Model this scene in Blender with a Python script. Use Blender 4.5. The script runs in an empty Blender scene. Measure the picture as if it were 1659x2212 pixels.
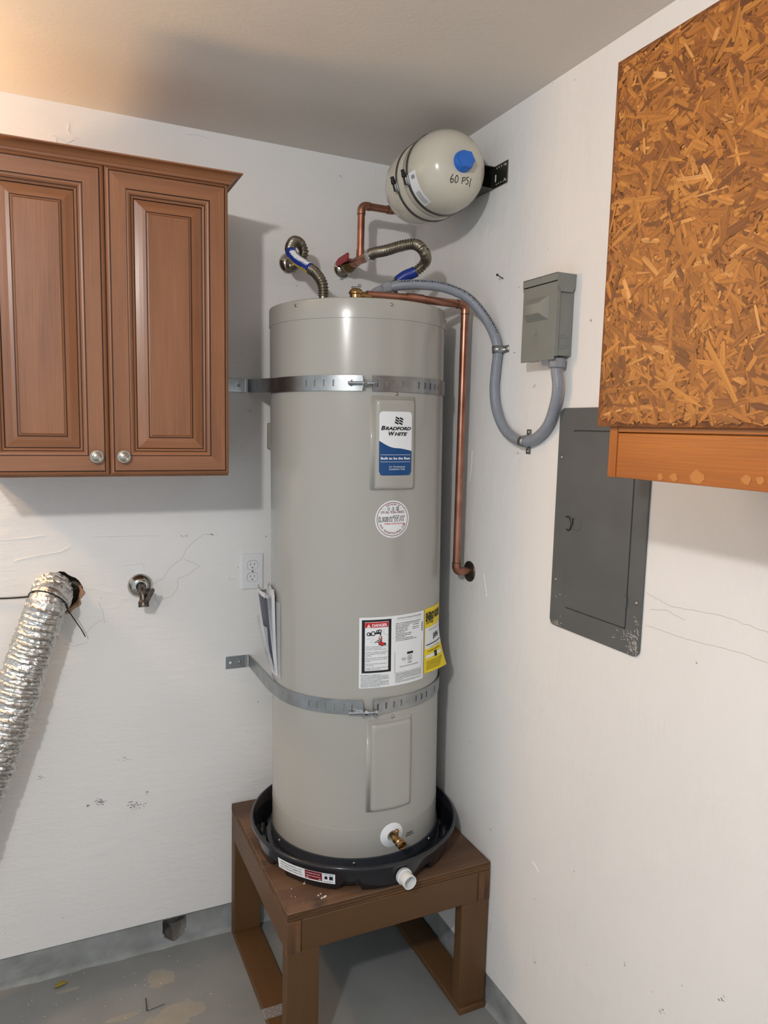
import bpy, math, random
from mathutils import Vector, Matrix, noise as mnoise
PI = math.pi
sc = bpy.context.scene
COL = sc.collection
random.seed(7)

# ------------------------------------------------------------------ camera
IW, IH, FPX = 1659.0, 2212.0, 1596.0
CAM = Vector((-1.1565, -2.292, 1.6877))
YAW, PITCH, ROLL = math.radians(25.01), math.radians(-6.45), math.radians(1.49)
FW = Vector((math.sin(YAW)*math.cos(PITCH), math.cos(YAW)*math.cos(PITCH), math.sin(PITCH)))
_r = Vector((math.cos(YAW), -math.sin(YAW), 0)); _u = _r.cross(FW)
RT = math.cos(ROLL)*_r + math.sin(ROLL)*_u
UP = -math.sin(ROLL)*_r + math.cos(ROLL)*_u
cd = bpy.data.cameras.new('camera'); cam = bpy.data.objects.new('camera', cd); COL.objects.link(cam)
M = Matrix((RT, UP, -FW)).transposed().to_4x4(); M.translation = CAM
cam.matrix_world = M
cd.sensor_fit = 'HORIZONTAL'; cd.sensor_width = 36.0; cd.lens = 36.0*FPX/IW; cd.clip_start = .05
sc.camera = cam

# ------------------------------------------------------------------ world, lights, exposure
w = bpy.data.worlds.new('garage_daylight'); sc.world = w; w.use_nodes = True
bg = w.node_tree.nodes['Background']; bg.inputs[0].default_value = (.87, .945, 1, 1); bg.inputs[1].default_value = .74
def lamp(name, kind, loc, energy, color, **kw):
    d = bpy.data.lights.new(name, kind); d.energy = energy; d.color = color
    for k, v in kw.items(): setattr(d, k, v)
    o = bpy.data.objects.new(name, d); COL.objects.link(o); o.location = loc
    return o
lamp('ceiling_bulb_offscreen', 'POINT', (-1.90, -2.45, 2.43), 90, (1, .98, .96), shadow_soft_size=.05)
lamp('warm_wall_lamp_offscreen', 'POINT', (-1.83, -.187, 2.06), 30, (1, .60, .28), shadow_soft_size=.045)
sc.view_settings.view_transform = 'Standard'; sc.view_settings.look = 'None'
sc.view_settings.gamma = 1; sc.view_settings.use_curve_mapping = False
sc.view_settings.exposure = -0.1

# ------------------------------------------------------------------ pixel helpers
def ray(px, py):
    return FW + RT*((px-IW/2)/FPX) - UP*((py-IH/2)/FPX)
def hit(px, py, ax, val):
    d = ray(px, py); t = (val-CAM[ax])/d[ax]
    return CAM + d*t

# ------------------------------------------------------------------ materials
MATS = {}
def nd(nt, typ, **kw):
    n = nt.nodes.new(typ)
    for k, v in kw.items():
        if isinstance(k, str) and hasattr(n, k) and not k.startswith('i_'): setattr(n, k, v)
    return n
def S(c):
    f = lambda v: v/12.92 if v <= .04045 else ((v+.055)/1.055)**2.4
    return tuple(f(x/255.0) for x in c) + (1,)
def mat(name, rgb, rough=.5, metal=0.0, var=0.0, scale=8, bump=0.0, bscale=60, stretch=(1,1,1), rgb2=None, spec=.5, coat=0, detail=4, coord='Object', alpha=1, trans=0, sharp=None, ior=1.45):
    """simple procedural: base colour with noise mix and noise bump"""
    m = bpy.data.materials.new(name); m.use_nodes = True; nt = m.node_tree; L = nt.links
    b = nt.nodes['Principled BSDF']
    b.inputs['Base Color'].default_value = S(rgb); b.inputs['Roughness'].default_value = rough
    b.inputs['Metallic'].default_value = metal; b.inputs['Specular IOR Level'].default_value = spec
    b.inputs['Coat Weight'].default_value = coat; b.inputs['Coat Roughness'].default_value = .12
    b.inputs['Alpha'].default_value = alpha; b.inputs['Transmission Weight'].default_value = trans; b.inputs['IOR'].default_value = ior
    tc = nt.nodes.new('ShaderNodeTexCoord'); mp = nt.nodes.new('ShaderNodeMapping')
    mp.inputs['Scale'].default_value = stretch
    L.new(tc.outputs[coord], mp.inputs[0])
    if var or rgb2:
        n = nt.nodes.new('ShaderNodeTexNoise'); n.inputs['Scale'].default_value = scale; n.inputs['Detail'].default_value = detail
        L.new(mp.outputs[0], n.inputs['Vector'])
        r = nt.nodes.new('ShaderNodeValToRGB')
        c1 = S(rgb); c2 = S(rgb2) if rgb2 else tuple(x*(1-var) for x in c1[:3]) + (1,)
        lo, hi = sharp or (.32, .68)
        r.color_ramp.elements[0].position = lo; r.color_ramp.elements[1].position = hi
        r.color_ramp.elements[0].color = c2; r.color_ramp.elements[1].color = c1
        L.new(n.outputs['Fac'], r.inputs[0]); L.new(r.outputs[0], b.inputs['Base Color'])
    if bump:
        n2 = nt.nodes.new('ShaderNodeTexNoise'); n2.inputs['Scale'].default_value = bscale; n2.inputs['Detail'].default_value = 5
        L.new(mp.outputs[0], n2.inputs['Vector'])
        bp = nt.nodes.new('ShaderNodeBump'); bp.inputs['Strength'].default_value = bump; bp.inputs['Distance'].default_value = .004
        L.new(n2.outputs['Fac'], bp.inputs['Height']); L.new(bp.outputs[0], b.inputs['Normal'])
    MATS[name] = m
    return m
def wood(name, c_light, c_dark, axis, rough=.4, scale=9.0, coat=.0, wear=None, contrast=(.3, .72), fig=.35):
    """long-grain wood: stretched noise plus fine pores along one axis"""
    m = bpy.data.materials.new(name); m.use_nodes = True; nt = m.node_tree; L = nt.links
    b = nt.nodes['Principled BSDF']; b.inputs['Roughness'].default_value = rough
    b.inputs['Coat Weight'].default_value = coat; b.inputs['Coat Roughness'].default_value = .25
    tc = nt.nodes.new('ShaderNodeTexCoord')
    st = [1, 1, 1]; st[axis] = .09
    mp = nt.nodes.new('ShaderNodeMapping'); mp.inputs['Scale'].default_value = st; L.new(tc.outputs['Object'], mp.inputs[0])
    n = nt.nodes.new('ShaderNodeTexNoise'); n.inputs['Scale'].default_value = scale; n.inputs['Detail'].default_value = 6; n.inputs['Distortion'].default_value = fig
    L.new(mp.outputs[0], n.inputs[0])
    st2 = [1, 1, 1]; st2[axis] = .03
    mp2 = nt.nodes.new('ShaderNodeMapping'); mp2.inputs['Scale'].default_value = st2; L.new(tc.outputs['Object'], mp2.inputs[0])
    n2 = nt.nodes.new('ShaderNodeTexNoise'); n2.inputs['Scale'].default_value = scale*22; n2.inputs['Detail'].default_value = 3
    L.new(mp2.outputs[0], n2.inputs[0])
    mx = nt.nodes.new('ShaderNodeMath'); mx.operation = 'MULTIPLY_ADD'; mx.inputs[1].default_value = .35
    sb = nt.nodes.new('ShaderNodeMath'); sb.operation = 'SUBTRACT'; sb.inputs[1].default_value = .5
    L.new(n2.outputs['Fac'], sb.inputs[0]); L.new(sb.outputs[0], mx.inputs[0]); L.new(n.outputs['Fac'], mx.inputs[2])
    r = nt.nodes.new('ShaderNodeValToRGB'); e = r.color_ramp.elements
    e[0].position, e[1].position = contrast; e[0].color = S(c_dark); e[1].color = S(c_light)
    L.new(mx.outputs[0], r.inputs[0])
    out = r.outputs[0]
    if wear:
        n3 = nt.nodes.new('ShaderNodeTexNoise'); n3.inputs['Scale'].default_value = wear[1]; n3.inputs['Detail'].default_value = 9; n3.inputs['Roughness'].default_value = .7
        L.new(tc.outputs['Object'], n3.inputs[0])
        r3 = nt.nodes.new('ShaderNodeValToRGB'); r3.color_ramp.elements[0].position = wear[2]; r3.color_ramp.elements[1].position = wear[2]+.08
        L.new(n3.outputs['Fac'], r3.inputs[0])
        mm = nt.nodes.new('ShaderNodeMixRGB'); mm.inputs[2].default_value = S(wear[0])
        L.new(r3.outputs[0], mm.inputs[0]); L.new(out, mm.inputs[1]); out = mm.outputs[0]
    L.new(out, b.inputs['Base Color'])
    bp = nt.nodes.new('ShaderNodeBump'); bp.inputs['Strength'].default_value = .12; bp.inputs['Distance'].default_value = .002
    L.new(n2.outputs['Fac'], bp.inputs['Height']); L.new(bp.outputs[0], b.inputs['Normal'])
    MATS[name] = m
    return m

def wall_mat(name, rgb, st, pts=()):
    m = bpy.data.materials.new(name); m.use_nodes = True; nt = m.node_tree; L = nt.links
    b = nt.nodes['Principled BSDF']; b.inputs['Roughness'].default_value = .62; b.inputs['Specular IOR Level'].default_value = .3
    g = nt.nodes.new('ShaderNodeNewGeometry')
    mp = nt.nodes.new('ShaderNodeMapping'); mp.inputs['Scale'].default_value = st; L.new(g.outputs['Position'], mp.inputs[0])
    a = nt.nodes.new('ShaderNodeTexNoise'); a.inputs['Scale'].default_value = 2.2; a.inputs['Detail'].default_value = 5; L.new(mp.outputs[0], a.inputs[0])
    r = nt.nodes.new('ShaderNodeValToRGB'); r.color_ramp.elements[0].position = .3; r.color_ramp.elements[1].position = .75
    c = S(rgb); r.color_ramp.elements[0].color = tuple(x*.955 for x in c[:3])+(1,); r.color_ramp.elements[1].color = c
    L.new(a.outputs['Fac'], r.inputs[0])
    # fine specks of dirt and small chips
    v = nt.nodes.new('ShaderNodeTexVoronoi'); v.inputs['Scale'].default_value = 16; L.new(g.outputs['Position'], v.inputs['Vector'])
    n0 = nt.nodes.new('ShaderNodeTexNoise'); n0.inputs['Scale'].default_value = 3.1; L.new(g.outputs['Position'], n0.inputs[0])
    q = nt.nodes.new('ShaderNodeMath'); q.operation = 'MULTIPLY_ADD'; q.inputs[1].default_value = .13; q.inputs[2].default_value = -.042
    L.new(n0.outputs['Fac'], q.inputs[0])
    lt = nt.nodes.new('ShaderNodeMath'); lt.operation = 'LESS_THAN'; L.new(v.outputs['Distance'], lt.inputs[0]); L.new(q.outputs[0], lt.inputs[1])
    mm = nt.nodes.new('ShaderNodeMixRGB'); mm.inputs[2].default_value = S((120, 116, 108))
    ml = nt.nodes.new('ShaderNodeMath'); ml.operation = 'MULTIPLY'; ml.inputs[1].default_value = .75; L.new(lt.outputs[0], ml.inputs[0])
    L.new(ml.outputs[0], mm.inputs[0]); L.new(r.outputs[0], mm.inputs[1]); L.new(mm.outputs[0], b.inputs['Base Color'])
    # brushed, patched plaster relief
    n1 = nt.nodes.new('ShaderNodeTexNoise'); n1.inputs['Scale'].default_value = 26; n1.inputs['Detail'].default_value = 8; n1.inputs['Roughness'].default_value = .62
    L.new(mp.outputs[0], n1.inputs[0])
    n2 = nt.nodes.new('ShaderNodeTexNoise'); n2.inputs['Scale'].default_value = 3.5; n2.inputs['Detail'].default_value = 2; n2.inputs['Distortion'].default_value = 1.5; L.new(g.outputs['Position'], n2.inputs[0])
    mu = nt.nodes.new('ShaderNodeMath'); mu.operation = 'MULTIPLY'; L.new(n1.outputs['Fac'], mu.inputs[0]); L.new(n2.outputs['Fac'], mu.inputs[1])
    b1 = nt.nodes.new('ShaderNodeBump'); b1.inputs['Strength'].default_value = .75; b1.inputs['Distance'].default_value = .006
    L.new(mu.outputs[0], b1.inputs['Height']); L.new(b1.outputs[0], b.inputs['Normal'])
    MATS[name] = m
    return m

wall_mat('wall_paint_back', (233, 232, 231), (.45, 1, 1.6))
wall_mat('wall_paint_right', (233, 232, 231), (1, 1.2, .6))
mat('ceiling_paint', (224, 219, 212), .85, var=.06, scale=3, bump=.12, bscale=90)
mat('cabinet_glaze', (58, 30, 16), .45)
wood('cabinet_wood_v', (154, 103, 68), (124, 78, 48), 2, .42, 14, .25)
wood('cabinet_wood_h', (154, 103, 68), (124, 78, 48), 0, .42, 14, .25)
wood('crown_wood', (154, 103, 68), (124, 78, 48), 0, .42, 14, .25)
wood('honey_wood_y', (162, 90, 12), (130, 66, 5), 1, .36, 13, .08)
wood('honey_wood_z', (162, 90, 12), (130, 66, 5), 2, .36, 13, .08)
mat('nickel', (190, 184, 172), .27, 1, bump=0)
mat('heater_paint', (167, 166, 160), .23, 0, var=.03, scale=2.5, coat=.35)
mat('black_band', (50, 54, 62), .5, bump=.5, bscale=300, stretch=(1, 1, .08))
mat('screw_steel', (175, 172, 165), .3, 1)
mat('galvanized', (176, 180, 182), .36, 1, var=.25, scale=26, detail=6)
mat('galvanized_dark', (108, 108, 106), .42, 1, var=.2, scale=40)
mat('bolt_zinc', (186, 192, 198), .25, 1)
mat('copper', (190, 138, 118), .36, .95, rgb2=(152, 102, 82), scale=14, detail=5)
mat('solder', (120, 104, 84), .45, .9)
mat('brass', (176, 148, 104), .32, 1, rgb2=(140, 104, 60), scale=60)
mat('brass_old', (140, 116, 74), .42, .9, rgb2=(92, 74, 46), scale=70)
mat('chrome', (205, 203, 198), .16, 1, rgb2=(150, 146, 138), scale=40, sharp=(.25, .6))
mat('bronze_dark', (120, 112, 104), .36, .9, rgb2=(70, 62, 56), scale=70)
mat('flex_steel', (152, 145, 131), .34, 1, var=.25, scale=60)
mat('red_vinyl', (158, 26, 38), .45)
mat('conduit_grey', (134, 140, 150), .36, 0, var=.05, scale=30)
mat('fitting_grey', (134, 138, 145), .45)
mat('box_grey', (124, 128, 124), .45, 0, var=.05, scale=20, bump=.05, bscale=400)
mat('panel_grey', (92, 94, 94), .5, 0, rgb2=(84, 86, 86), scale=9, bump=.06, bscale=120)
mat('tank_cream', (198, 194, 180), .2, 0, coat=.4)
mat('blue_cap', (38, 104, 196), .35)
mat('marker_black', (14, 14, 16), .6)
mat('print_black', (20, 20, 22), .6)
mat('print_grey', (120, 122, 126), .6)
mat('print_white', (236, 238, 240), .5)
mat('print_red', (196, 24, 30), .5)
mat('print_maroon', (118, 22, 34), .5)
mat('label_white', (232, 235, 238), .38)
mat('label_blue', (26, 74, 128), .32)
mat('label_yellow', (236, 208, 22), .42)
mat('pan_black', (30, 32, 38), .2, 0, var=.3, scale=30, coat=.3)
mat('white_pvc', (226, 228, 228), .35)
mat('plate_white', (226, 228, 230), .38)
wood('stand_paint_x', (96, 67, 36), (81, 55, 28), 0, .5, 7, 0, ((88, 58, 34), 26, .67))
wood('stand_paint_y', (96, 67, 36), (81, 55, 28), 1, .5, 7, 0, ((88, 58, 34), 26, .67))
wood('stand_paint_z', (96, 67, 36), (81, 55, 28), 2, .5, 7, 0, ((88, 58, 34), 26, .67))
wood('stand_endgrain', (116, 80, 46), (62, 40, 24), 2, .7, 60, 0)
wood('stand_top', (118, 90, 68), (84, 60, 44), 0, .62, 11, 0, ((72, 58, 50), 7, .56), (.35, .66))
wood('stand_ply_edge', (116, 80, 46), (56, 36, 20), 0, .65, 40, 0)
wood('stand_ply_dark', (104, 72, 42), (66, 43, 24), 0, .7, 40, 0)
mat('curb_paint', (152, 155, 155), .7, 0, rgb2=(128, 131, 130), scale=14, bump=.6, bscale=70)
mat('foil', (214, 212, 208), .24, 1, bump=.8, bscale=130, detail=3)
mat('black_wire', (16, 16, 18), .45)
mat('paper_white', (226, 226, 228), .6)
mat('paper_dark', (72, 76, 90), .5)
mat('clear_plastic', (225, 228, 232), .12, 0, alpha=.30, spec=.8)
mat('blue_sleeve', (30, 56, 142), .38)
mat('yellow_sleeve', (214, 186, 40), .4)
mat('leaf_yellow', (150, 136, 56), .6)
mat('beige_plastic', (158, 152, 138), .5)
mat('worn_wood', (172, 112, 56), .6)
mat('bare_concrete', (140, 137, 132), .9, rgb2=(112, 108, 102), scale=30)
mat('cavity_board', (150, 138, 120), .9, rgb2=(126, 114, 98), scale=20)
mat('rag_tan', (196, 160, 128), .8, rgb2=(120, 84, 62), scale=40)
mat('crack_grey', (196, 192, 187), .8)
mat('crack_light', (244, 244, 243), .6)
mat('scuff_dark', (82, 80, 77), .8)
mat('bracket_dark', (104, 106, 98), .38, .9, var=.2, scale=40)

def floor_mat():
    m = bpy.data.materials.new('floor_concrete'); m.use_nodes = True; nt = m.node_tree; L = nt.links
    b = nt.nodes['Principled BSDF']; b.inputs['Roughness'].default_value = .55
    g = nt.nodes.new('ShaderNodeNewGeometry')
    n = nt.nodes.new('ShaderNodeTexNoise'); n.inputs['Scale'].default_value = 5; n.inputs['Detail'].default_value = 7; L.new(g.outputs['Position'], n.inputs[0])
    r = nt.nodes.new('ShaderNodeValToRGB'); r.color_ramp.elements[0].position = .3; r.color_ramp.elements[1].position = .7
    r.color_ramp.elements[0].color = S((120, 122, 122)); r.color_ramp.elements[1].color = S((134, 136, 136)); L.new(n.outputs['Fac'], r.inputs[0])
    # peeled paint patches: soft distance fields broken by noise
    w_ = nt.nodes.new('ShaderNodeTexNoise'); w_.inputs['Scale'].default_value = 22; w_.inputs['Detail'].default_value = 5; L.new(g.outputs['Position'], w_.inputs[0])
    cur = None
    for px, py, rx, ry in [(345, 2112, .05, .04), (385, 2188, .085, .05), (350, 2215, .10, .05), (150, 2138, .045, .008), (258, 2200, .06, .012)]:
        c = hit(px, py, 2, 0)
        su = nt.nodes.new('ShaderNodeVectorMath'); su.operation = 'SUBTRACT'; su.inputs[1].default_value = c; L.new(g.outputs['Position'], su.inputs[0])
        dv = nt.nodes.new('ShaderNodeVectorMath'); dv.operation = 'DIVIDE'; dv.inputs[1].default_value = (rx, ry, 1); L.new(su.outputs[0], dv.inputs[0])
        ln = nt.nodes.new('ShaderNodeVectorMath'); ln.operation = 'LENGTH'; L.new(dv.outputs[0], ln.inputs[0])
        if cur is None: cur = ln.outputs['Value']
        else:
            mn = nt.nodes.new('ShaderNodeMath'); mn.operation = 'MINIMUM'; L.new(cur, mn.inputs[0]); L.new(ln.outputs['Value'], mn.inputs[1]); cur = mn.outputs[0]
    ad = nt.nodes.new('ShaderNodeMath'); ad.operation = 'MULTIPLY_ADD'; ad.inputs[1].default_value = 1.9; ad.inputs[2].default_value = -.95; L.new(w_.outputs['Fac'], ad.inputs[0])
    s2 = nt.nodes.new('ShaderNodeMath'); s2.operation = 'ADD'; L.new(ad.outputs[0], s2.inputs[0]); L.new(cur, s2.inputs[1])
    lt = nt.nodes.new('ShaderNodeMath'); lt.operation = 'LESS_THAN'; lt.inputs[1].default_value = .85; L.new(s2.outputs[0], lt.inputs[0])
    r2 = nt.nodes.new('ShaderNodeValToRGB'); r2.color_ramp.elements[0].color = S((134, 130, 121)); r2.color_ramp.elements[1].color = S((158, 152, 142)); L.new(w_.outputs['Fac'], r2.inputs[0])
    mx = nt.nodes.new('ShaderNodeMixRGB'); L.new(lt.outputs[0], mx.inputs[0]); L.new(r.outputs[0], mx.inputs[1]); L.new(r2.outputs[0], mx.inputs[2])
    L.new(mx.outputs[0], b.inputs['Base Color'])
    bp = nt.nodes.new('ShaderNodeBump'); bp.inputs['Strength'].default_value = .2; bp.inputs['Distance'].default_value = .003
    L.new(n.outputs['Fac'], bp.inputs['Height']); L.new(bp.outputs[0], b.inputs['Normal'])
    MATS['floor_concrete'] = m
floor_mat()

def osb_mat(name, island):
    m = bpy.data.materials.new(name); m.use_nodes = True; nt = m.node_tree; L = nt.links
    b = nt.nodes['Principled BSDF']; b.inputs['Roughness'].default_value = .5
    if island: src = nt.nodes.new('ShaderNodeNewGeometry').outputs['Random Per Island']
    else: src = nt.nodes.new('ShaderNodeObjectInfo').outputs['Random']
    r = nt.nodes.new('ShaderNodeValToRGB'); e = r.color_ramp.elements
    e[0].position = 0; e[0].color = S((98, 54, 20)); e[1].position = 1; e[1].color = S((196, 140, 78))
    for p_, c_ in ((.15, (124, 72, 26)), (.45, (150, 92, 34)), (.75, (164, 103, 40)), (.93, (178, 118, 50))):
        q = e.new(p_); q.color = S(c_)
    L.new(src, r.inputs[0])
    uv = nt.nodes.new('ShaderNodeTexCoord'); mp = nt.nodes.new('ShaderNodeMapping'); mp.inputs['Scale'].default_value = (7, 160, 1); L.new(uv.outputs['UV'], mp.inputs[0])
    n = nt.nodes.new('ShaderNodeTexNoise'); n.inputs['Scale'].default_value = 1.6; n.inputs['Detail'].default_value = 4; L.new(mp.outputs[0], n.inputs[0])
    mr = nt.nodes.new('ShaderNodeMapRange'); mr.inputs[1].default_value = .3; mr.inputs[2].default_value = .7; mr.inputs[3].default_value = .62; mr.inputs[4].default_value = 1.12
    L.new(n.outputs['Fac'], mr.inputs[0])
    mx = nt.nodes.new('ShaderNodeMixRGB'); mx.blend_type = 'MULTIPLY'; mx.inputs[0].default_value = 1
    L.new(r.outputs[0], mx.inputs[1]); L.new(mr.outputs[0], mx.inputs[2]); L.new(mx.outputs[0], b.inputs['Base Color'])
    bp = nt.nodes.new('ShaderNodeBump'); bp.inputs['Strength'].default_value = .35; bp.inputs['Distance'].default_value = .001
    L.new(n.outputs['Fac'], bp.inputs['Height']); L.new(bp.outputs[0], b.inputs['Normal'])
    MATS[name] = m
osb_mat('osb_strand', False); osb_mat('osb_flakes', True)
mat('osb_base', (126, 74, 30), .7, rgb2=(84, 46, 18), scale=90)

# ------------------------------------------------------------------ mesh helpers: shapes are (verts, faces)
def box(x0, x1, y0, y1, z0, z1):
    v = [(x, y, z) for x in (x0, x1) for y in (y0, y1) for z in (z0, z1)]
    return v, [(0,1,3,2), (4,6,7,5), (0,4,5,1), (2,3,7,6), (0,2,6,4), (1,5,7,3)]
def join(*ss):
    V, F = [], []
    for v, f in ss:
        o = len(V); V += [tuple(p) for p in v]; F += [tuple(i+o for i in q) for q in f]
    return V, F
def lathe(prof, n=32, close_start=True, close_end=True):
    V, F = [], []
    for r, z in prof:
        for i in range(n):
            a = 2*PI*i/n; V.append((r*math.cos(a), r*math.sin(a), z))
    for k in range(len(prof)-1):
        for i in range(n):
            j = (i+1) % n; F.append((k*n+i, k*n+j, (k+1)*n+j, (k+1)*n+i))
    if close_start: F.append(tuple(range(n-1, -1, -1)))
    if close_end: F.append(tuple((len(prof)-1)*n+i for i in range(n)))
    return V, F
def frame_to(d, up=Vector((0, 0, 1))):
    d = Vector(d).normalized()
    x = up.cross(d)
    if x.length < 1e-4: x = Vector((1, 0, 0)).cross(d)
    x.normalize(); y = d.cross(x)
    return Matrix((x, y, d)).transposed()
def xf(s, loc=(0,0,0), d=None, rot=None):
    """place a shape: its z axis along d"""
    R = rot if rot is not None else (frame_to(d) if d is not None else Matrix.Identity(3))
    loc = Vector(loc)
    return [tuple(R @ Vector(p) + loc) for p in s[0]], s[1]
def catmull(P, step=.004):
    P = [Vector(p) for p in P]; out = []
    Q = [P[0]*2-P[1]] + P + [P[-1]*2-P[-2]]
    for i in range(1, len(Q)-2):
        a, b, c, d = Q[i-1], Q[i], Q[i+1], Q[i+2]
        n = max(2, int((c-b).length/step))
        for k in range(n):
            t = k/n
            out.append(.5*((2*b) + (c-a)*t + (2*a-5*b+4*c-d)*t*t + (3*b-a-3*c+d)*t*t*t))
    out.append(P[-1])
    return out
def resample(P, step):
    out = [P[0]]; acc = 0
    for a, b in zip(P, P[1:]):
        L = (b-a).length
        if L < 1e-9: continue
        t = step-acc
        while t <= L:
            out.append(a+(b-a)*(t/L)); t += step
        acc = (acc+L) % step
    if (out[-1]-P[-1]).length > step*.3: out.append(P[-1])
    return out
def tube(P, rad, n=16, caps=True, jitter=None):
    P = [Vector(p) for p in P]; V, F = [], []
    T = [(P[min(i+1, len(P)-1)]-P[max(i-1, 0)]).normalized() for i in range(len(P))]
    x = frame_to(T[0]).col[0]
    s = 0
    for i, p in enumerate(P):
        if i: s += (p-P[i-1]).length
        x = (x - T[i]*x.dot(T[i])).normalized(); y = T[i].cross(x)
        r = rad(s, i) if callable(rad) else rad
        for k in range(n):
            a = 2*PI*k/n; rr = r + (jitter(i, k) if jitter else 0)
            V.append(tuple(p + x*(rr*math.cos(a)) + y*(rr*math.sin(a))))
    for i in range(len(P)-1):
        for k in range(n):
            j = (k+1) % n; F.append((i*n+k, i*n+j, (i+1)*n+j, (i+1)*n+k))
    if caps:
        F.append(tuple(range(n-1, -1, -1))); F.append(tuple((len(P)-1)*n+k for k in range(n)))
    return V, F
def prism(poly, h0, h1, to3):
    """extrude a 2D polygon; to3(u, v, h) -> point"""
    n = len(poly)
    V = [tuple(to3(u, v, h0)) for u, v in poly] + [tuple(to3(u, v, h1)) for u, v in poly]
    F = [tuple(range(n-1, -1, -1)), tuple(range(n, 2*n))] + [(i, (i+1) % n, n+(i+1) % n, n+i) for i in range(n)]
    return V, F
def rrect(w, h, r, n=5):
    P = []
    for cx, cy, a0 in ((w/2-r, h/2-r, 0), (-w/2+r, h/2-r, PI/2), (-w/2+r, -h/2+r, PI), (w/2-r, -h/2+r, 1.5*PI)):
        for k in range(n+1):
            a = a0+PI/2*k/n; P.append((cx+r*math.cos(a), cy+r*math.sin(a)))
    return P
def link(name, me, parent=None):
    o = bpy.data.objects.new(name, me); COL.objects.link(o)
    if parent is not None: o.parent = parent
    return o
def root_loc(o):
    while o.parent is not None: o = o.parent
    return o
def mesh(name, s, m, smooth=False):
    me = bpy.data.meshes.new(name); me.from_pydata([tuple(p) for p in s[0]], [], [tuple(f) for f in s[1]])
    ms = m if isinstance(m, (list, tuple)) else [m]
    for q in ms: me.materials.append(MATS[q])
    import bmesh
    bm = bmesh.new(); bm.from_mesh(me); bmesh.ops.recalc_face_normals(bm, faces=bm.faces); bm.to_mesh(me); bm.free()
    if smooth:
        me.polygons.foreach_set('use_smooth', [True]*len(me.polygons))
        if smooth is not True: me.set_sharp_from_angle(angle=math.radians(smooth))
    return me
STUFF = {'small_print', 'lettering', 'warning_picture', 'printed_dashes', 'printed_legend', 'scuff_mark', 'bar_code', 'punched_hole', 'paint_smear', 'emblem', 'embossed_mark', 'sleeve_print', 'stamped_lettering', 'hand_lettering'}
def mk(name, s, m, parent=None, smooth=False, bevel=0, label=None, local=False):
    """one mesh object; shape given in world coordinates unless local"""
    if parent is not None and not local:
        r = root_loc(parent).location
        s = ([(p[0]-r.x, p[1]-r.y, p[2]-r.z) for p in s[0]], s[1])
    o = link(name, mesh(name, s, m, smooth), parent)
    if bevel:
        b = o.modifiers.new('bevel', 'BEVEL'); b.width = bevel; b.segments = 2; b.limit_method = 'ANGLE'; b.angle_limit = math.radians(40)
        o.data.polygons.foreach_set('use_smooth', [True]*len(o.data.polygons)); o.data.set_sharp_from_angle(angle=math.radians(40))
    if label: o['label'] = label
    if name in STUFF: o['kind'] = 'stuff'
    return o
def tag(o, label, cat, group=None):
    o['label'] = label; o['category'] = cat
    if group: o['group'] = group
    return o
def thing(name, label, cat, loc, group=None):
    o = bpy.data.objects.new(name, None); COL.objects.link(o); o.location = loc; o.empty_display_size = .05
    return tag(o, label, cat, group)
def struct(name, s, m, **k):
    o = mk(name, s, m, **k); o['kind'] = 'structure'; return o
def inst(name, me, loc, d, parent, local=False, roll=0):
    o = link(name, me, parent)
    loc = Vector(loc)
    if not local: loc = loc - root_loc(parent).location
    R = frame_to(d)
    if roll: R = R @ Matrix.Rotation(roll, 3, 'Z')
    Mx = R.to_4x4(); Mx.translation = loc
    o.matrix_local = Mx
    return o
# text -> flat shape, fitted to a box
_tc = {}
def text_shape(body, shear=0, bold=0, align='CENTER', sp=1.0):
    key = (body, shear, bold, align, sp)
    if key in _tc: return _tc[key]
    cu = bpy.data.curves.new('txt', 'FONT'); cu.body = body; cu.shear = shear; cu.offset = bold; cu.align_x = align; cu.resolution_u = 3; cu.space_character = sp
    o = bpy.data.objects.new('txt', cu); COL.objects.link(o)
    dg = bpy.context.evaluated_depsgraph_get(); dg.update()
    me = bpy.data.meshes.new_from_object(o.evaluated_get(dg))
    V = [(v.co.x, v.co.y) for v in me.vertices]; F = [tuple(p.vertices) for p in me.polygons]
    bpy.data.objects.remove(o); bpy.data.curves.remove(cu); bpy.data.meshes.remove(me)
    _tc[key] = (V, F)
    return V, F
def fit_text(body, cu, cv, w_, h_, **k):
    V, F = text_shape(body, **k)
    xs = [p[0] for p in V]; ys = [p[1] for p in V]
    x0, x1, y0, y1 = min(xs), max(xs), min(ys), max(ys)
    return [(cu+((x-x0)/(x1-x0)-.5)*w_, cv+((y-y0)/(y1-y0)-.5)*h_) for x, y in V], F
def quad(u0, u1, v0, v1, n=1):
    V = []; F = []
    for i in range(n+1):
        u = u0+(u1-u0)*i/n; V += [(u, v0), (u, v1)]
        if i: F.append((2*i-2, 2*i, 2*i+1, 2*i-1))
    return V, F
def band2(us, lo, hi):
    V = []; F = []
    for i, u in enumerate(us):
        V += [(u, lo(u)), (u, hi(u))]
        if i: F.append((2*i-2, 2*i, 2*i+1, 2*i-1))
    return V, F
def rr_band(w_, h_, r, n=14):
    us = [-w_/2 + r*(1-math.cos(PI/2*k/5)) for k in range(6)] + [-w_/2+r+(w_-2*r)*k/n for k in range(1, n)] + [w_/2-r*(1-math.cos(PI/2*(5-k)/5)) for k in range(6)]
    def hh(u):
        e = max(0, abs(u)-(w_/2-r)); return h_/2 - r + math.sqrt(max(0, r*r-e*e))
    return band2(us, lambda u: -hh(u), hh)
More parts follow.
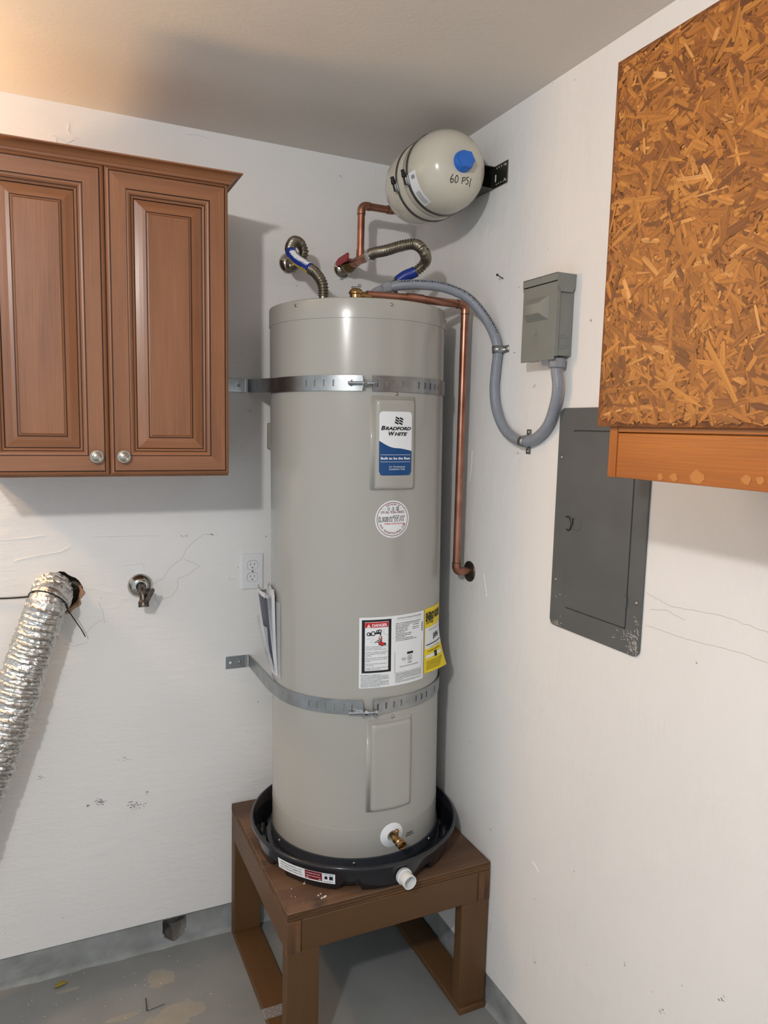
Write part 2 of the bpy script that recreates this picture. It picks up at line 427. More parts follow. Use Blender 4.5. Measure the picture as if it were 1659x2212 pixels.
def polyline2(P, wd):
    """flat stroke along 2D polyline"""
    V = []; F = []
    for i, (u, v) in enumerate(P):
        a = P[max(0, i-1)]; b = P[min(len(P)-1, i+1)]
        dx, dy = b[0]-a[0], b[1]-a[1]; L = math.hypot(dx, dy) or 1
        nx, ny = -dy/L*wd/2, dx/L*wd/2
        V += [(u+nx, v+ny), (u-nx, v-ny)]
        if i: F.append((2*i-2, 2*i-1, 2*i+1, 2*i))
    return V, F
def dashes(u0, u1, v, h_, rnd, gap=.25, lo=1.0, hi=4.5):
    """a line of unreadably small print"""
    S_ = []; u = u0
    while u < u1-h_:
        L = min(h_*rnd.uniform(lo, hi)*.55, u1-u); h0 = h_; h_ = h0*rnd.uniform(.55, .95)
        S_.append(quad(u, u+L, v-h_/2, v+h_/2)); h_ = h0; u += L+h_*rnd.uniform(.25, .7)
    return S_

def cut(o, shapes):
    """open real holes in a part (shapes in world coordinates), before any bevel"""
    c = mk('cutter', join(*shapes), 'print_white', o.parent)
    m = o.modifiers.new('cut', 'BOOLEAN'); m.operation = 'DIFFERENCE'; m.solver = 'EXACT'; m.object = c; m.use_self = True
    dg = bpy.context.evaluated_depsgraph_get(); dg.update()
    me = bpy.data.meshes.new_from_object(o.evaluated_get(dg)); o.modifiers.clear(); o.data = me
    bpy.data.objects.remove(c)
    return o
def add_bevel(o, w_):
    b = o.modifiers.new('bevel', 'BEVEL'); b.width = w_; b.segments = 2; b.limit_method = 'ANGLE'; b.angle_limit = math.radians(40)
screw_me = mesh('screw_head', lathe([(.0045, -.002), (.0045, .0012), (.0036, .0026), (.0016, .003)], 14), 'screw_steel', 50)

# ================================================================== THE ROOM
ZB, ZC = .10, 2.54        # bottom of the wallboard, ceiling
def wall_back():
    hc = hit(130, 1281, 1, 0); hx, hz, hr = hc.x, hc.z, .060
    x0, x1, th = -2.6, .012, .012
    s = .085
    parts = [box(x0, hx-s, 0, th, ZB, ZC), box(hx+s, x1, 0, th, ZB, ZC), box(hx-s, hx+s, 0, th, ZB, hz-s), box(hx-s, hx+s, 0, th, hz+s, ZC)]
    n = 32; V = []; F = []
    for i in range(n):
        a = 2*PI*i/n; c, q = math.cos(a), math.sin(a); k = s/max(abs(c), abs(q))
        r = hr*(1+.05*math.sin(5*a)+.03*math.sin(9*a+1))
        V += [(hx+c*k, 0, hz+q*k), (hx+c*r, 0, hz+q*r), (hx+c*r, th, hz+q*r)]
    for i in range(n):
        j = (i+1) % n; F += [(3*i, 3*i+1, 3*j+1, 3*j), (3*i+1, 3*i+2, 3*j+2, 3*j+1)]
    parts.append((V, F))
    o = struct('wall_back', join(*parts), 'wall_paint_back')
    # dark cavity behind the vent hole
    mk('wall_cavity', join(box(hx-.1, hx+.1, th+.10, th+.106, hz-.1, hz+.1), box(hx-.1, hx-.094, th, th+.1, hz-.1, hz+.1), box(hx+.094, hx+.1, th, th+.1, hz-.1, hz+.1), box(hx-.1, hx+.1, th, th+.1, hz+.094, hz+.1), box(hx-.1, hx+.1, th, th+.1, hz-.1, hz-.094)), 'cavity_board', o)
    # torn paper edge of the hole
    V = []; F = []; rnd = random.Random(3)
    for i in range(22):
        a = -1.35+1.7*i/21; r0 = hr*.86+rnd.uniform(-.002, .001); r1 = hr*1.05+.004*math.sin(i*.9)+rnd.uniform(-.001, .001)
        V += [(hx+r0*math.cos(a), .004, hz+r0*math.sin(a)), (hx+(r0+r1)/2*math.cos(a), -.003-rnd.uniform(0, .003), hz+(r0+r1)/2*math.sin(a)), (hx+r1*math.cos(a), -.0006, hz+r1*math.sin(a))]
        if i: F += [(3*i-3, 3*i, 3*i+1, 3*i-2), (3*i-2, 3*i+1, 3*i+2, 3*i-1)]
    mk('torn_edge', (V, F), 'rag_tan', o, True)
    return o, (hx, hz)
WB, VENT = wall_back()
WR = struct('wall_right', box(0, .012, -3.0, 0, ZB, ZC), 'wall_paint_right')
struct('ceiling', box(-2.6, .012, -3.0, .012, ZC, ZC+.02), 'ceiling_paint')
struct('floor', box(-2.6, .03, -3.0, .03, -.03, 0), 'floor_concrete')
def curb(name, fn, L0, L1, hole=None):
    nx, nz = int((L1-L0)/.005), 24; V = []; F = []; INS = []
    for i in range(nx+1):
        s = L0+(L1-L0)*i/nx
        for k in range(nz+1):
            z = (ZB-.004)*k/nz
            d = .004 + .003*mnoise.noise((s*22, z*22, 3.1)) - .010*max(0, 1-z/.018)**2*(.7+.6*mnoise.noise((s*9, 1, 5)))
            if hole:
                cx, cz, hw = hole
                e = max(abs(s-cx)/hw, 0); q = (z-.03)/.05
                inside = e < 1 and z > .014+.014*(1-math.sqrt(max(0, 1-e*e)))**.7*3
                if inside: d += .075*(1+.12*mnoise.noise((s*70, z*70, 1)))
            V.append(fn(s, d, z)); INS.append(bool(hole) and d > .02)
    for i in range(nx):
        for k in range(nz):
            a = i*(nz+1)+k; F.append((a, a+nz+1, a+nz+2, a+1))
    o = struct(name, (V, F), ['curb_paint', 'bare_concrete'], smooth=60)
    for po in o.data.polygons:
        if any(INS[k] for k in po.vertices): po.material_index = 1
    return o
ch = hit(377, 1990, 1, 0)
curb('baseboard_back', lambda s, d, z: (s, d, z), -2.0, .0, (ch.x, 0, .034))
curb('baseboard_right', lambda s, d, z: (d, -s, z), 0.0, 1.4)
struct('trim_1', join(box(-2.6, .0, .003, .09, ZB-.0055, ZB-.004), box(-2.6, .0, .014, .09, ZB-.004, ZB+.01)), 'curb_paint')
struct('trim_2', join(box(.003, .09, -3.0, .0, ZB-.0055, ZB-.004), box(.014, .09, -3.0, .0, ZB-.004, ZB+.01)), 'curb_paint')

# hairline cracks, plaster ridges and scuffs that belong to the walls
def wall_stroke(name, pts, wd, m, wall, back=True, lift=.0005):
    P = [hit(x, y, 1 if back else 0, 0) for x, y in pts]
    Q = []
    for a, b in zip(P, P[1:]):
        n = max(1, int((b-a).length/.006))
        for k in range(n):
            p = a+(b-a)*(k/n); j = .0016*mnoise.noise(p*90)
            Q.append((p.x+j, p.z-j) if back else (p.y+j, p.z-j))
    Q.append((P[-1].x, P[-1].z) if back else (P[-1].y, P[-1].z))
    V, F = polyline2(Q, wd)
    if name == 'plaster_ridge':
        W3 = []; G = []
        for i in range(len(V)//2):
            a, b = V[2*i], V[2*i+1]
            for (u, v), h in ((a, -.0002), (((a[0]+b[0])/2, (a[1]+b[1])/2), lift), (b, -.0002)): W3.append((u, -h, v) if back else (-h, u, v))
            if i: G += [(3*i-3, 3*i-2, 3*i+1, 3*i), (3*i-2, 3*i-1, 3*i+2, 3*i+1)]
        return mk(name, (W3, G), 'wall_paint_back' if back else 'wall_paint_right', wall)
    V = [(u, -lift, v) if back else (-lift, u, v) for u, v in V]
    return mk(name, (V, F), m, wall)
for pts in ([(330, 1262), (352, 1250), (366, 1227), (395, 1205), (402, 1186), (420, 1168), (440, 1154), (458, 1155)],
            [(397, 1208), (415, 1215), (432, 1223), (408, 1240), (385, 1250), (383, 1272), (370, 1288), (352, 1294)],
            [(333, 1280), (338, 1297), (346, 1307)], [(213, 1302), (222, 1320), (226, 1345)], [(140, 1390), (160, 1396), (190, 1388)],
            [(186, 1368), (200, 1352), (216, 1340), (222, 1341)]):
    wall_stroke('hairline_crack', pts, .0013, 'crack_grey', WB)
for pts in ([(30, 1212), (70, 1202), (130, 1192), (152, 1180)], [(0, 1166), (50, 1163), (100, 1156)], [(200, 1160), (280, 1158), (345, 1157)],
            [(270, 1222), (310, 1217), (311, 1231)], [(120, 300), (122, 322), (116, 330)],
            [(110, 294), (128, 300), (146, 310), (160, 302)], [(148, 268), (147, 285), (152, 290)], [(158, 296), (170, 300)],
            [(180, 1268), (205, 1272), (240, 1280)], [(495, 1238), (492, 1252), (510, 1250)], [(400, 290), (430, 292), (450, 300)], [(806, 362), (807, 380), (812, 392)]):
    wall_stroke('plaster_ridge', pts, .0020, 'crack_light', WB, lift=.0016)
for pts in ([(1395, 1280), (1450, 1310), (1560, 1330), (1659, 1366)], [(1395, 1350), (1480, 1380), (1600, 1410), (1659, 1432)], [(1405, 1316), (1440, 1318), (1480, 1340)]):
    wall_stroke('hairline_crack', pts, .0012, 'crack_grey', WR, False)
for pts in ([(1020, 975), (1018, 1010), (1014, 1040)], [(1540, 1715), (1536, 1735)], [(1045, 1240), (1052, 1290)], [(1150, 1860), (1165, 1885)]):
    wall_stroke('plaster_ridge', pts, .003, 'crack_light', WR, False, lift=.0012)
rnd = random.Random(5)
def scuff(cx, cy, n, sx, sy, wall, back=True, m='scuff_dark', sz=.0016):
    S_ = []
    for i in range(n):
        p = hit(cx+rnd.gauss(0, sx), cy+rnd.gauss(0, sy), 1 if back else 0, 0); a = rnd.uniform(-.9, .9); L = rnd.uniform(.5, 1.8)*sz
        c, q = math.cos(a), math.sin(a); pts = [(-L, -sz*.3), (L, -sz*.35), (L*1.1, sz*.3), (-L*.8, sz*.4)]
        S_.append(([((p.x+u*c-v*q, -.0004, p.z+u*q+v*c) if back else (-.0004, p.y+u*c-v*q, p.z+u*q+v*c)) for u, v in pts], [(0, 1, 2, 3)]))
    return mk('scuff_mark', join(*S_), m, wall)
for a in ((216, 1732, 26, 6, 2.5, WB, True, 'scuff_dark', .0020), (292, 1738, 36, 9, 4.5, WB, True, 'scuff_dark', .0019)): scuff(*a)
for a in ((190, 1740, 8, 2, 2), (270, 1640, 10, 6, 3), (318, 1712, 6, 3, 2), (457, 1155, 10, 3, 2), (88, 1678, 8, 6, 3), (540, 888, 5, 6, 1)):
    scuff(*a, WB)
scuff(403, 1156, 12, 5, 2, WB, True, 'leaf_yellow')
for a in ((620, 590, 6, 2, 1), (737, 603, 8, 3, 1), (455, 800, 1, 1, 1), (735, 380, 3, 1, 1)): scuff(*a, WB)
for a in ((1122, 618, 3, 1, 4), (1155, 835, 6, 1.5, 2), (1111, 762, 4, 3, .5), (1277, 692, 3, 1, 2), (1118, 979, 4, 2, 1), (1430, 2185, 8, 4, 4), (1560, 2160, 8, 4, 4), (1155, 2080, 3, 1, 1), (1350, 2085, 4, 1, 3)):
    scuff(*a, WR, False)
for a in ((1056, 1905, 10, 1, 8), (1060, 1990, 8, 1, 14)): scuff(*a, WR, False)

# ================================================================== WALL CABINET on the back wall
def knob_mesh():
    return mesh('knob', lathe([(.006, 0), (.006, .010), (.0135, .012), (.0158, .0135), (.0160, .0155), (.0145, .0165), (.0125, .0166), (.0118, .0172), (.0112, .0195), (.0103, .0198), (.0100, .0190), (.0092, .0195), (.006, .0212), (.002, .0217)], 40), 'nickel', 30)
def door_shape(w_, h_, rings, flat_butt):
    """concentric profile: rings (inset, height, glaze?)"""
    V = []; F = []; G = []
    for i, (d, hgt, g) in enumerate(rings):
        V += [(d, hgt, d), (w_-d, hgt, d), (w_-d, hgt, h_-d), (d, hgt, h_-d)]
        if i:
            a, b = 4*i-4, 4*i
            for k in range(4):
                j = (k+1) % 4
                F.append((a+k, a+j, b+j, b+k)); G.append((2 if g else (1 if k in (0, 2) else 0)))
    F.append(tuple(range(len(V)-4, len(V)))); G.append(0)
    return V, F, G
def cabinet():
    X0, X1, YF, Z0, Z1 = -1.298, -.700, -.318, 1.549, 2.300
    t = thing('wall_cabinet', 'reddish-brown maple wall cabinet with raised-panel doors and crown moulding, hung on back wall', 'cabinet', ((X0+X1)/2, 0, Z0))
    W_ = (X1-X0)
    # carcass
    mk('carcass', join(box(-W_/2, -W_/2+.016, YF, 0, 0, Z1-Z0), box(W_/2-.016, W_/2, YF, 0, 0, Z1-Z0), box(-W_/2+.016, W_/2-.016, YF, 0, .0, .016), box(-W_/2+.016, W_/2-.016, YF, 0, Z1-Z0-.016, Z1-Z0), box(-W_/2+.016, W_/2-.016, -.008, 0, .016, Z1-Z0-.016),
       box(-.02, .02, YF, YF+.018, .016, Z1-Z0-.016)), 'cabinet_wood_v', t, local=True)
    # crown moulding: profile swept round front and two sides
    H = Z1-Z0
    prof = [(0, -.008), (.003, -.008), (.005, -.005), (.005, -.002), (.008, .000), (.011, .004), (.017, .0085), (.024, .0115), (.028, .0125), (.030, .0135), (.030, .0165), (.000, .0165)]
    path = [(-W_/2, 0, -1, 0), (-W_/2, YF-.019, -1, -1), (W_/2, YF-.019, 1, -1), (W_/2, 0, 1, 0)]
    V = []; F = []; n = len(prof)
    for x, y, ox, oy in path:
        for o_, z in prof: V.append((x+ox*o_, y+oy*o_, H+z))
    for i in range(3):
        for k in range(n):
            j = (k+1) % n; F.append((i*n+k, i*n+j, (i+1)*n+j, (i+1)*n+k))
    F += [tuple(range(n)), tuple(3*n+k for k in range(n))]
    mk('crown_moulding', (V, F), 'crown_wood', t, smooth=25, local=True)
    dw, dh, gap = W_/2-.0028, H-.012, .0028
    fr = [(0, 0, 0), (0, .012, 0), (.004, .0155, 0), (.008, .0172, 0), (.0088, .0160, 1), (.0104, .0160, 1), (.0112, .0190, 0), (.0470, .0190, 0), (.0476, .0165, 1), (.0490, .0165, 1), (.0505, .0168, 0), (.0540, .0158, 0), (.0580, .0125, 0), (.0585, .0110, 1), (.0600, .0110, 1), (.0605, .0120, 0), (.0650, .0095, 0), (.0655, .0060, 1), (.0680, .0050, 1)]
    pn = [(.0660, .0040, 1), (.0672, .0080, 1), (.0680, .0082, 0), (.0760, .0105, 0), (.0850, .0135, 0), (.0930, .0150, 0), (.0936, .0138, 1), (.0950, .0138, 1), (.0957, .0165, 0), (.0990, .0178, 0), (.0996, .0172, 1), (.1010, .0180, 0)]
    km = knob_mesh()
    for side in (0, 1):
        x0 = -W_/2+.001 if side == 0 else gap/2
        d = None
        for nm, rings in (('door', fr), ('raised_panel', pn)):
            V, F, G = door_shape(dw, dh, rings, 1)
            if nm == 'door': F = F[:-1]; G = G[:-1]; F.append((0, 1, 2, 3)); G.append(0)
            V = [(x0+p[0], YF-p[1], .006+p[2]) for p in V]
            me = bpy.data.meshes.new(nm); me.from_pydata(V, [], F)
            for q in ('cabinet_wood_v', 'cabinet_wood_h', 'cabinet_glaze'): me.materials.append(MATS[q])
            me.polygons.foreach_set('material_index', G)
            import bmesh
            bm = bmesh.new(); bm.from_mesh(me)
            bmesh.ops.recalc_face_normals(bm, faces=bm.faces)
            bm.to_mesh(me); bm.free()
            if nm == 'door': d = link('door', me, t)
            else: link('raised_panel', me, d)
        kx = x0+dw-.030 if side == 0 else x0+.030
        inst('knob', km, (kx, YF-.0185, .052), (0, -1, 0), d, local=True)['label'] = 'brushed nickel round knob'
    t.rotation_euler.y = math.radians(-.35)
cabinet()

# ================================================================== WATER HEATER
TB = Vector((-.297, -.290, .484)); TT = Vector((-.314, -.270, 2.0175))
TL = (TT-TB).length; TR = .2515
TQ = (TT-TB).to_track_quat('Z', 'Y')
# keep the heater's own x axis close to the world's
_q = Vector((0, 0, 1)).rotation_difference(TT-TB); TM = _q.to_matrix().to_4x4(); TM.translation = TB; TI = TM.inverted()
def thit(px, py, r=TR):
    """photo pixel -> (angle, height) on the heater's jacket; angle 0 faces -y, grows to +x"""
    o = TI @ CAM; d = TI.to_3x3() @ ray(px, py)
    a = d.x*d.x+d.y*d.y; b = 2*(o.x*d.x+o.y*d.y); c = o.x*o.x+o.y*o.y-r*r
    D = max(0, b*b-4*a*c); t = (-b-math.sqrt(D))/(2*a); p = o+d*t
    return math.atan2(p.x, -p.y), p.z
def tp(a, z, r=TR): return (r*math.sin(a), -r*math.cos(a), z)
HE = thing('water_heater', 'tall light-grey electric tank water heater standing in a black drain pan', 'water heater', (0, 0, 0))
HE.matrix_world = TM
def on_tank(s, a0, z0, off, depth=0):
    """wrap a flat (u, v) shape on the jacket around (a0, z0)"""
    return [tp(a0+u/TR, z0+v, TR+off) for u, v in s[0]], s[1]
def heater():
    N = 128
    mk('jacket', lathe([(TR, .03), (TR, TL-.05)], N, True, False), 'heater_paint', HE, 40, local=True)
    mk('base_skirt', lathe([(TR-.004, .0), (TR+.0006, .0), (TR+.0006, .100), (TR-.0002, .1005)], N, True, False), 'heater_paint', HE, 40, local=True)
    cap = mk('top_cap', lathe([(TR-.0005, TL-.052), (TR+.0018, TL-.051), (TR+.0018, TL-.006), (TR+.0008, TL-.002), (TR-.003, TL), (TR-.008, TL-.001), (TR-.011, TL-.006), (0.02, TL-.006)], N, False, True), 'heater_paint', HE, 40, local=True)
    for px, py in ((640, 660), (846, 658)):
        a, z = thit(px, py, TR+.002); inst('screw', screw_me, tp(a, z, TR+.002), (math.sin(a), -math.cos(a), 0), cap, True)
    a = thit(958, 684)[0]+.12; inst('screw', screw_me, tp(a, TL-.026, TR+.002), (math.sin(a), -math.cos(a), 0), cap, True)
    # black ring at the foot
    ring = mk('base_ring', lathe([(TR+.0004, -.012), (TR+.005, -.012), (TR+.0046, .016), (TR+.0004, .017)], N, False, False), 'black_band', HE, 40, local=True)
    for px, py in ((604, 1800), (765, 1853), (926, 1800)):
        a, z = thit(px, py, TR+.004); inst('screw', screw_me, tp(a, .004, TR+.005), (math.sin(a), -math.cos(a), 0), ring, True)
    # access panels: flat flange and a raised, rounded lid that follows the jacket
    def lid(px0, px1, py0, py1, name='access_panel'):
        pm = (px0+px1)/2
        a0 = thit(px0, (py0+py1)/2)[0]; a1 = thit(px1, (py0+py1)/2)[0]; z1 = thit(pm, py0)[1]; z0 = thit(pm, py1)[1]
        am, w_, h_ = (a0+a1)/2, (a1-a0)*TR, z1-z0; zm = (z0+z1)/2
        fl = mk(name, join(on_tank(rr_band(w_+.018, h_+.010, .006), am-.004/TR, zm+.003, .0012), ), 'heater_paint', HE, 25, local=True)
        md = fl.modifiers.new('solid', 'SOLIDIFY'); md.thickness = .0024; md.offset = -1
        V = []; F = []; nu, rings = 20, [(0, .0005, .008), (.0015, .006, .008), (.004, .0095, .008), (.008, .0112, .007), (.012, .0117, .006)]
        # rings of a rounded rectangle, then a filled band
        m_ = 0
        for ins, off, r in rings:
            R_ = rrect(w_-2*ins, h_-2*ins, r, 5)
            # add points along horizontal sides so that the lid bends
            Q = []
            for k in range(len(R_)):
                p, q = R_[k], R_[(k+1) % len(R_)]; Q.append(p)
                if abs(p[1]-q[1]) < 1e-6 and abs(p[0]-q[0]) > .02:
                    for j in range(1, 14): Q.append((p[0]+(q[0]-p[0])*j/14, p[1]))
            m_ = len(Q)
            V += [tp(am+u/TR, zm+v, TR+off) for u, v in Q]
        for i in range(len(rings)-1):
            for k in range(m_):
                j = (k+1) % m_; F.append((i*m_+k, i*m_+j, (i+1)*m_+j, (i+1)*m_+k))
        s2 = on_tank(rr_band(w_-.024, h_-.024, .006, 20), am, zm, .0117)
        mk('panel_lid', join((V, F), s2), 'heater_paint', fl, 50, local=True)
        inst('screw', screw_me, tp(am+.002/TR, zm+h_/2+.0135, TR+.001), (math.sin(am), -math.cos(am), 0), fl, True)
        return am, zm, w_, h_
    lid(809, 892, 862, 1057)
    lid(800, 884, 1558, 1746)
    # ---- printed labels
    def label(name, px0, px1, py0, py1, off, r, m, lab):
        pm = (px0+px1)/2; pv = (py0+py1)/2
        a0 = thit(px0, pv, TR+off)[0]; a1 = thit(px1, pv, TR+off)[0]; z1 = thit(pm, py0, TR+off)[1]; z0 = thit(pm, py1, TR+off)[1]
        am, zm, w_, h_ = (a0+a1)/2, (z0+z1)/2, (a1-a0)*TR, z1-z0
        o = mk(name, on_tank(rr_band(w_, h_, r), am, zm, off), m, HE, True, label=lab, local=True)
        def pr(nm, shapes, mm, lift=.0003):
            return mk(nm, on_tank(join(*[([(u, v) for u, v in s[0]], s[1]) if True else s for s in shapes]) if False else jn(shapes), am, zm, off+lift), mm, o, local=True)
        return o, w_, h_, pr
    def jn(shapes):
        V, F = [], []
        for v, f in shapes:
            k = len(V); V += v; F += [tuple(i+k for i in q) for q in f]
        return V, F
    # maker's plate on the upper lid
    o, w_, h_, pr = label('maker_label', 819, 889, 889, 1027, .0121, .010, 'label_white', 'white and blue maker label on upper access panel')
    us = [w_*(-.5+k/30) for k in range(31)]
    def wave(u):
        x = u/w_+.5; return h_*(.5-(.455+.115*math.sin(min(1, x/.52)*PI/2)+.045*(max(0, x-.5)/.5)**1.5))
    rr = .010
    def low(u):
        e = max(0, abs(u)-(w_/2-rr)); return -h_/2+rr-math.sqrt(max(0, rr*rr-e*e))
    pr('blue_field', [band2(us, low, wave)], 'label_blue', .0002)
    fl = []
    for r_ in range(3):
        for c_ in range(2):
            u0 = w_*(-.025+.125*c_+.0*r_)-r_*w_*.012; v0 = h_*(.412-.038*r_)-c_*h_*.008
            fl.append(band2([u0+w_*.11*k/6 for k in range(7)], lambda u, v0=v0, u0=u0: v0-h_*.028+h_*.010*math.cos((u-u0)/w_*28), lambda u, v0=v0, u0=u0: v0+h_*.010*math.cos((u-u0)/w_*28)))
    pr('emblem', fl, 'print_black')
    pr('lettering', [fit_text('B', -w_*.39, h_*.243, w_*.125, h_*.068, shear=.25, bold=.05), fit_text('RADFORD', w_*.07, h_*.236, w_*.80, h_*.055, shear=.25, bold=.05),
                     fit_text('W', -w_*.14, h_*.155, w_*.19, h_*.066, shear=.25, bold=.05), fit_text('HITE', w_*.145, h_*.150, w_*.40, h_*.055, shear=.25, bold=.05), fit_text('°', w_*.35, h_*.172, w_*.02, h_*.012)], 'print_black')
    pr('lettering', [fit_text('Built to be the Best', w_*.0, -h_*.23, w_*.9, h_*.042, bold=.025), quad(-w_*.46, w_*.46, -h_*.178, -h_*.173, 10), quad(-w_*.46, w_*.46, -h_*.288, -h_*.283, 10),
                     fit_text('For Professional\nInstallation Only', w_*.04, -h_*.385, w_*.5, h_*.072, shear=.25)], 'print_white', .0006)
    # round installer sticker
    a0, z0 = thit(848.5, 1121.5); al = thit(812.5, 1121)[0]; ar = thit(884.5, 1121)[0]; rs = (ar-al)*TR/2
    us = [rs*math.sin(PI*(-.5+k/40)) for k in range(41)]
    st = mk('installer_sticker', on_tank(band2(us, lambda u: -math.sqrt(max(0, rs*rs-u*u)), lambda u: math.sqrt(max(0, rs*rs-u*u))), a0, z0, .0006), 'label_white', HE, True, label='round white installer sticker with dark red lettering', local=True)
    def ps(nm, shapes, mm, lift=.0010): mk(nm, on_tank(jn(shapes), a0, z0, lift), mm, st, local=True)
    ring_ = polyline2([(rs*.9*math.cos(2*PI*k/64), rs*.9*math.sin(2*PI*k/64)) for k in range(65)], rs*.03)
    def arc(txt, r, amid, span, sz, top=True):
        out = []; n = len(txt)
        for i, ch_ in enumerate(txt):
            if ch_ == ' ': continue
            f = (i/(n-1)-.5)*span; a = amid-f if top else amid+f
            V, F = fit_text(ch_, 0, 0, sz*(.35 if ch_ in 'I.' else .72), sz*(.25 if ch_ == '.' else 1), bold=.02)
            if ch_ == '.': V = [(u, v-sz*.38) for u, v in V]
            t_ = a-PI/2 if top else a+PI/2
            out.append(([(r*math.cos(a)+u*math.cos(t_)-v*math.sin(t_), r*math.sin(a)+u*math.sin(t_)+v*math.cos(t_)) for u, v in V], F))
        return out
    ps('lettering', [ring_, fit_text('(916) 926-0602', 0, rs*.36, rs*1.38, rs*.19, bold=.01)] + arc('INSTALLED ON', rs*.80, PI/2, .95, rs*.09) + arc('WWW.RIGHTWAYPSD.COM', rs*.76, -PI/2, 2.35, rs*.12, False), 'print_maroon')
    ps('lettering', [fit_text('PLUMBING SEWER AND DRAIN', rs*.1, -rs*.24, rs*1.2, rs*.085, bold=.01)], 'print_red')
    ps('lettering', [fit_text('R', -rs*.72, rs*.0, rs*.2, rs*.31, bold=.075), fit_text('IGHT', -rs*.29, rs*.0, rs*.62, rs*.27, bold=.075), fit_text('W', rs*.2, rs*.03, rs*.36, rs*.36, bold=.07), fit_text('AY', rs*.56, rs*.03, rs*.38, rs*.28, bold=.075),
                     quad(-rs*.78, -rs*.4, rs*.555, rs*.565), quad(rs*.42, rs*.78, rs*.575, rs*.585), fit_text('11 · 5 · 25', rs*.02, rs*.56, rs*.66, rs*.2, bold=.03)], 'print_black')
    ps('lettering', [fit_text('R', -rs*.72, rs*.0, rs*.15, rs*.25), fit_text('IGHT', -rs*.29, rs*.0, rs*.56, rs*.21), fit_text('W', rs*.2, rs*.03, rs*.30, rs*.30), fit_text('AY', rs*.56, rs*.03, rs*.32, rs*.22)], 'print_white', .0014)
    # rating plate with the scald warning
    o, w_, h_, pr = label('rating_label', 775.5, 914, 1331, 1482, .0008, .003, 'label_white', 'white rating plate with red and black scald warning')
    U = lambda f: (f-.5)*w_
    V_ = lambda f: (.5-f)*h_
    R = random.Random(2)
    pr('warning_frame', [quad(U(.035), U(.075), V_(.785), V_(.035)), quad(U(.395), U(.435), V_(.785), V_(.035)), quad(U(.075), U(.395), V_(.065), V_(.035), 6), quad(U(.075), U(.395), V_(.785), V_(.755), 6)], 'print_black')
    pr('warning_banner', [quad(U(.078), U(.392), V_(.145), V_(.072), 6)], 'print_red')
    tri = ([(U(.10), V_(.14)), (U(.15), V_(.14)), (U(.125), V_(.09))], [(0, 1, 2)])
    pr('lettering', [fit_text('DANGER', U(.272), V_(.113), w_*.205, h_*.042, bold=.03), tri], 'print_white', .0006)
    pr('lettering', [quad(U(.123), U(.127), V_(.124), V_(.105)), quad(U(.123), U(.127), V_(.133), V_(.128))], 'print_black', .0009)
    # faucet over a hand
    tap = [quad(U(.20), U(.29), V_(.238), V_(.215)), quad(U(.275), U(.292), V_(.262), V_(.22))]
    for cu_, cv_, r_ in ((.125, .235, .022), (.185, .228, .028), (.275, .200, .020), (.245, .200, .016), (.15, .238, .014)):
        tap.append(polyline2([(U(cu_)+w_*r_*math.cos(k*PI/8), V_(cv_)+h_*r_*math.sin(k*PI/8)) for k in range(17)], w_*.012))
    for f in range(4):
        tap.append(polyline2([(U(.275+.008*f), V_(.37-.004*f)), (U(.235+.022*f), V_(.345-.016*f)), (U(.205+.03*f), V_(.355-.028*f))], w_*.012))
    tap += [polyline2([(U(.26), V_(.375)), (U(.31), V_(.395)), (U(.36), V_(.38))], w_*.03)]
    pr('warning_picture', tap, 'print_black')
    pr('warning_picture', [polyline2([(U(.27), V_(.36)), (U(.30), V_(.375)), (U(.335), V_(.385))], w_*.042)] + [polyline2([(U(.262+.012*k), V_(.268)), (U(.255+.016*k), V_(.33))], w_*.004) for k in range(4)], 'print_red', .0005)
    pr('warning_picture', [polyline2([(U(.10), V_(.31)), (U(.17), V_(.285))], w_*.003), polyline2([(U(.33), V_(.175)), (U(.33), V_(.235)), (U(.385), V_(.262))], w_*.003), polyline2([(U(.19), V_(.37)), (U(.14), V_(.345)), (U(.20), V_(.305))], w_*.003)], 'print_grey')
    pr('lettering', [fit_text('Water temperature over 125°F\ncan cause severe burns\ninstantly or death from scalds.', U(.235), V_(.435), w_*.30, h_*.062, align='LEFT'),
                     fit_text('Children, disabled and elderly\nare at highest risk of being\nscalded.', U(.235), V_(.515), w_*.30, h_*.062, align='LEFT'),
                     fit_text('See instruction manual before\nsetting temperature at water\nheater.', U(.235), V_(.595), w_*.30, h_*.062, align='LEFT'),
                     fit_text('Feel water before bathing or\nshowering.', U(.235), V_(.668), w_*.30, h_*.04, align='LEFT'),
                     fit_text('Temperature limiting valves are\navailable, see manual.', U(.235), V_(.725), w_*.31, h_*.04, align='LEFT'),
                     fit_text('DANGER', U(.6), V_(.002), w_*.0001, h_*.0001)], 'print_black')
    sm = []
    for k in range(11): sm += dashes(U(.025), U(.41 if k % 5 else .30), V_(.815+.0165*k), h_*.0075, R)
    for k in range(9): sm += dashes(U(.50), U(.965 if k != 6 else .62), V_(.835+.0155*k), h_*.0075, R)
    for k, (x1, gp) in enumerate(((.93, 0), (.90, 0), (.72, 0), (.70, 0), (.69, 0), (.70, 0), (.64, 0), (.76, 0), (.76, 0), (.66, 0), (.78, 0), (.85, 0))): sm += dashes(U(.50), U(x1), V_(.115+.0225*k), h_*.0105, R, lo=2, hi=5)
    for k, v in enumerate((.165, .20, .225)): sm += dashes(U(.78), U(.90), V_(v), h_*.0105, R)
    for k in range(12): sm.append(quad(U(.955), U(.975), V_(.16+.011*k+.004*(k % 3)), V_(.155+.011*k)))
    pr('small_print', sm, 'print_black')
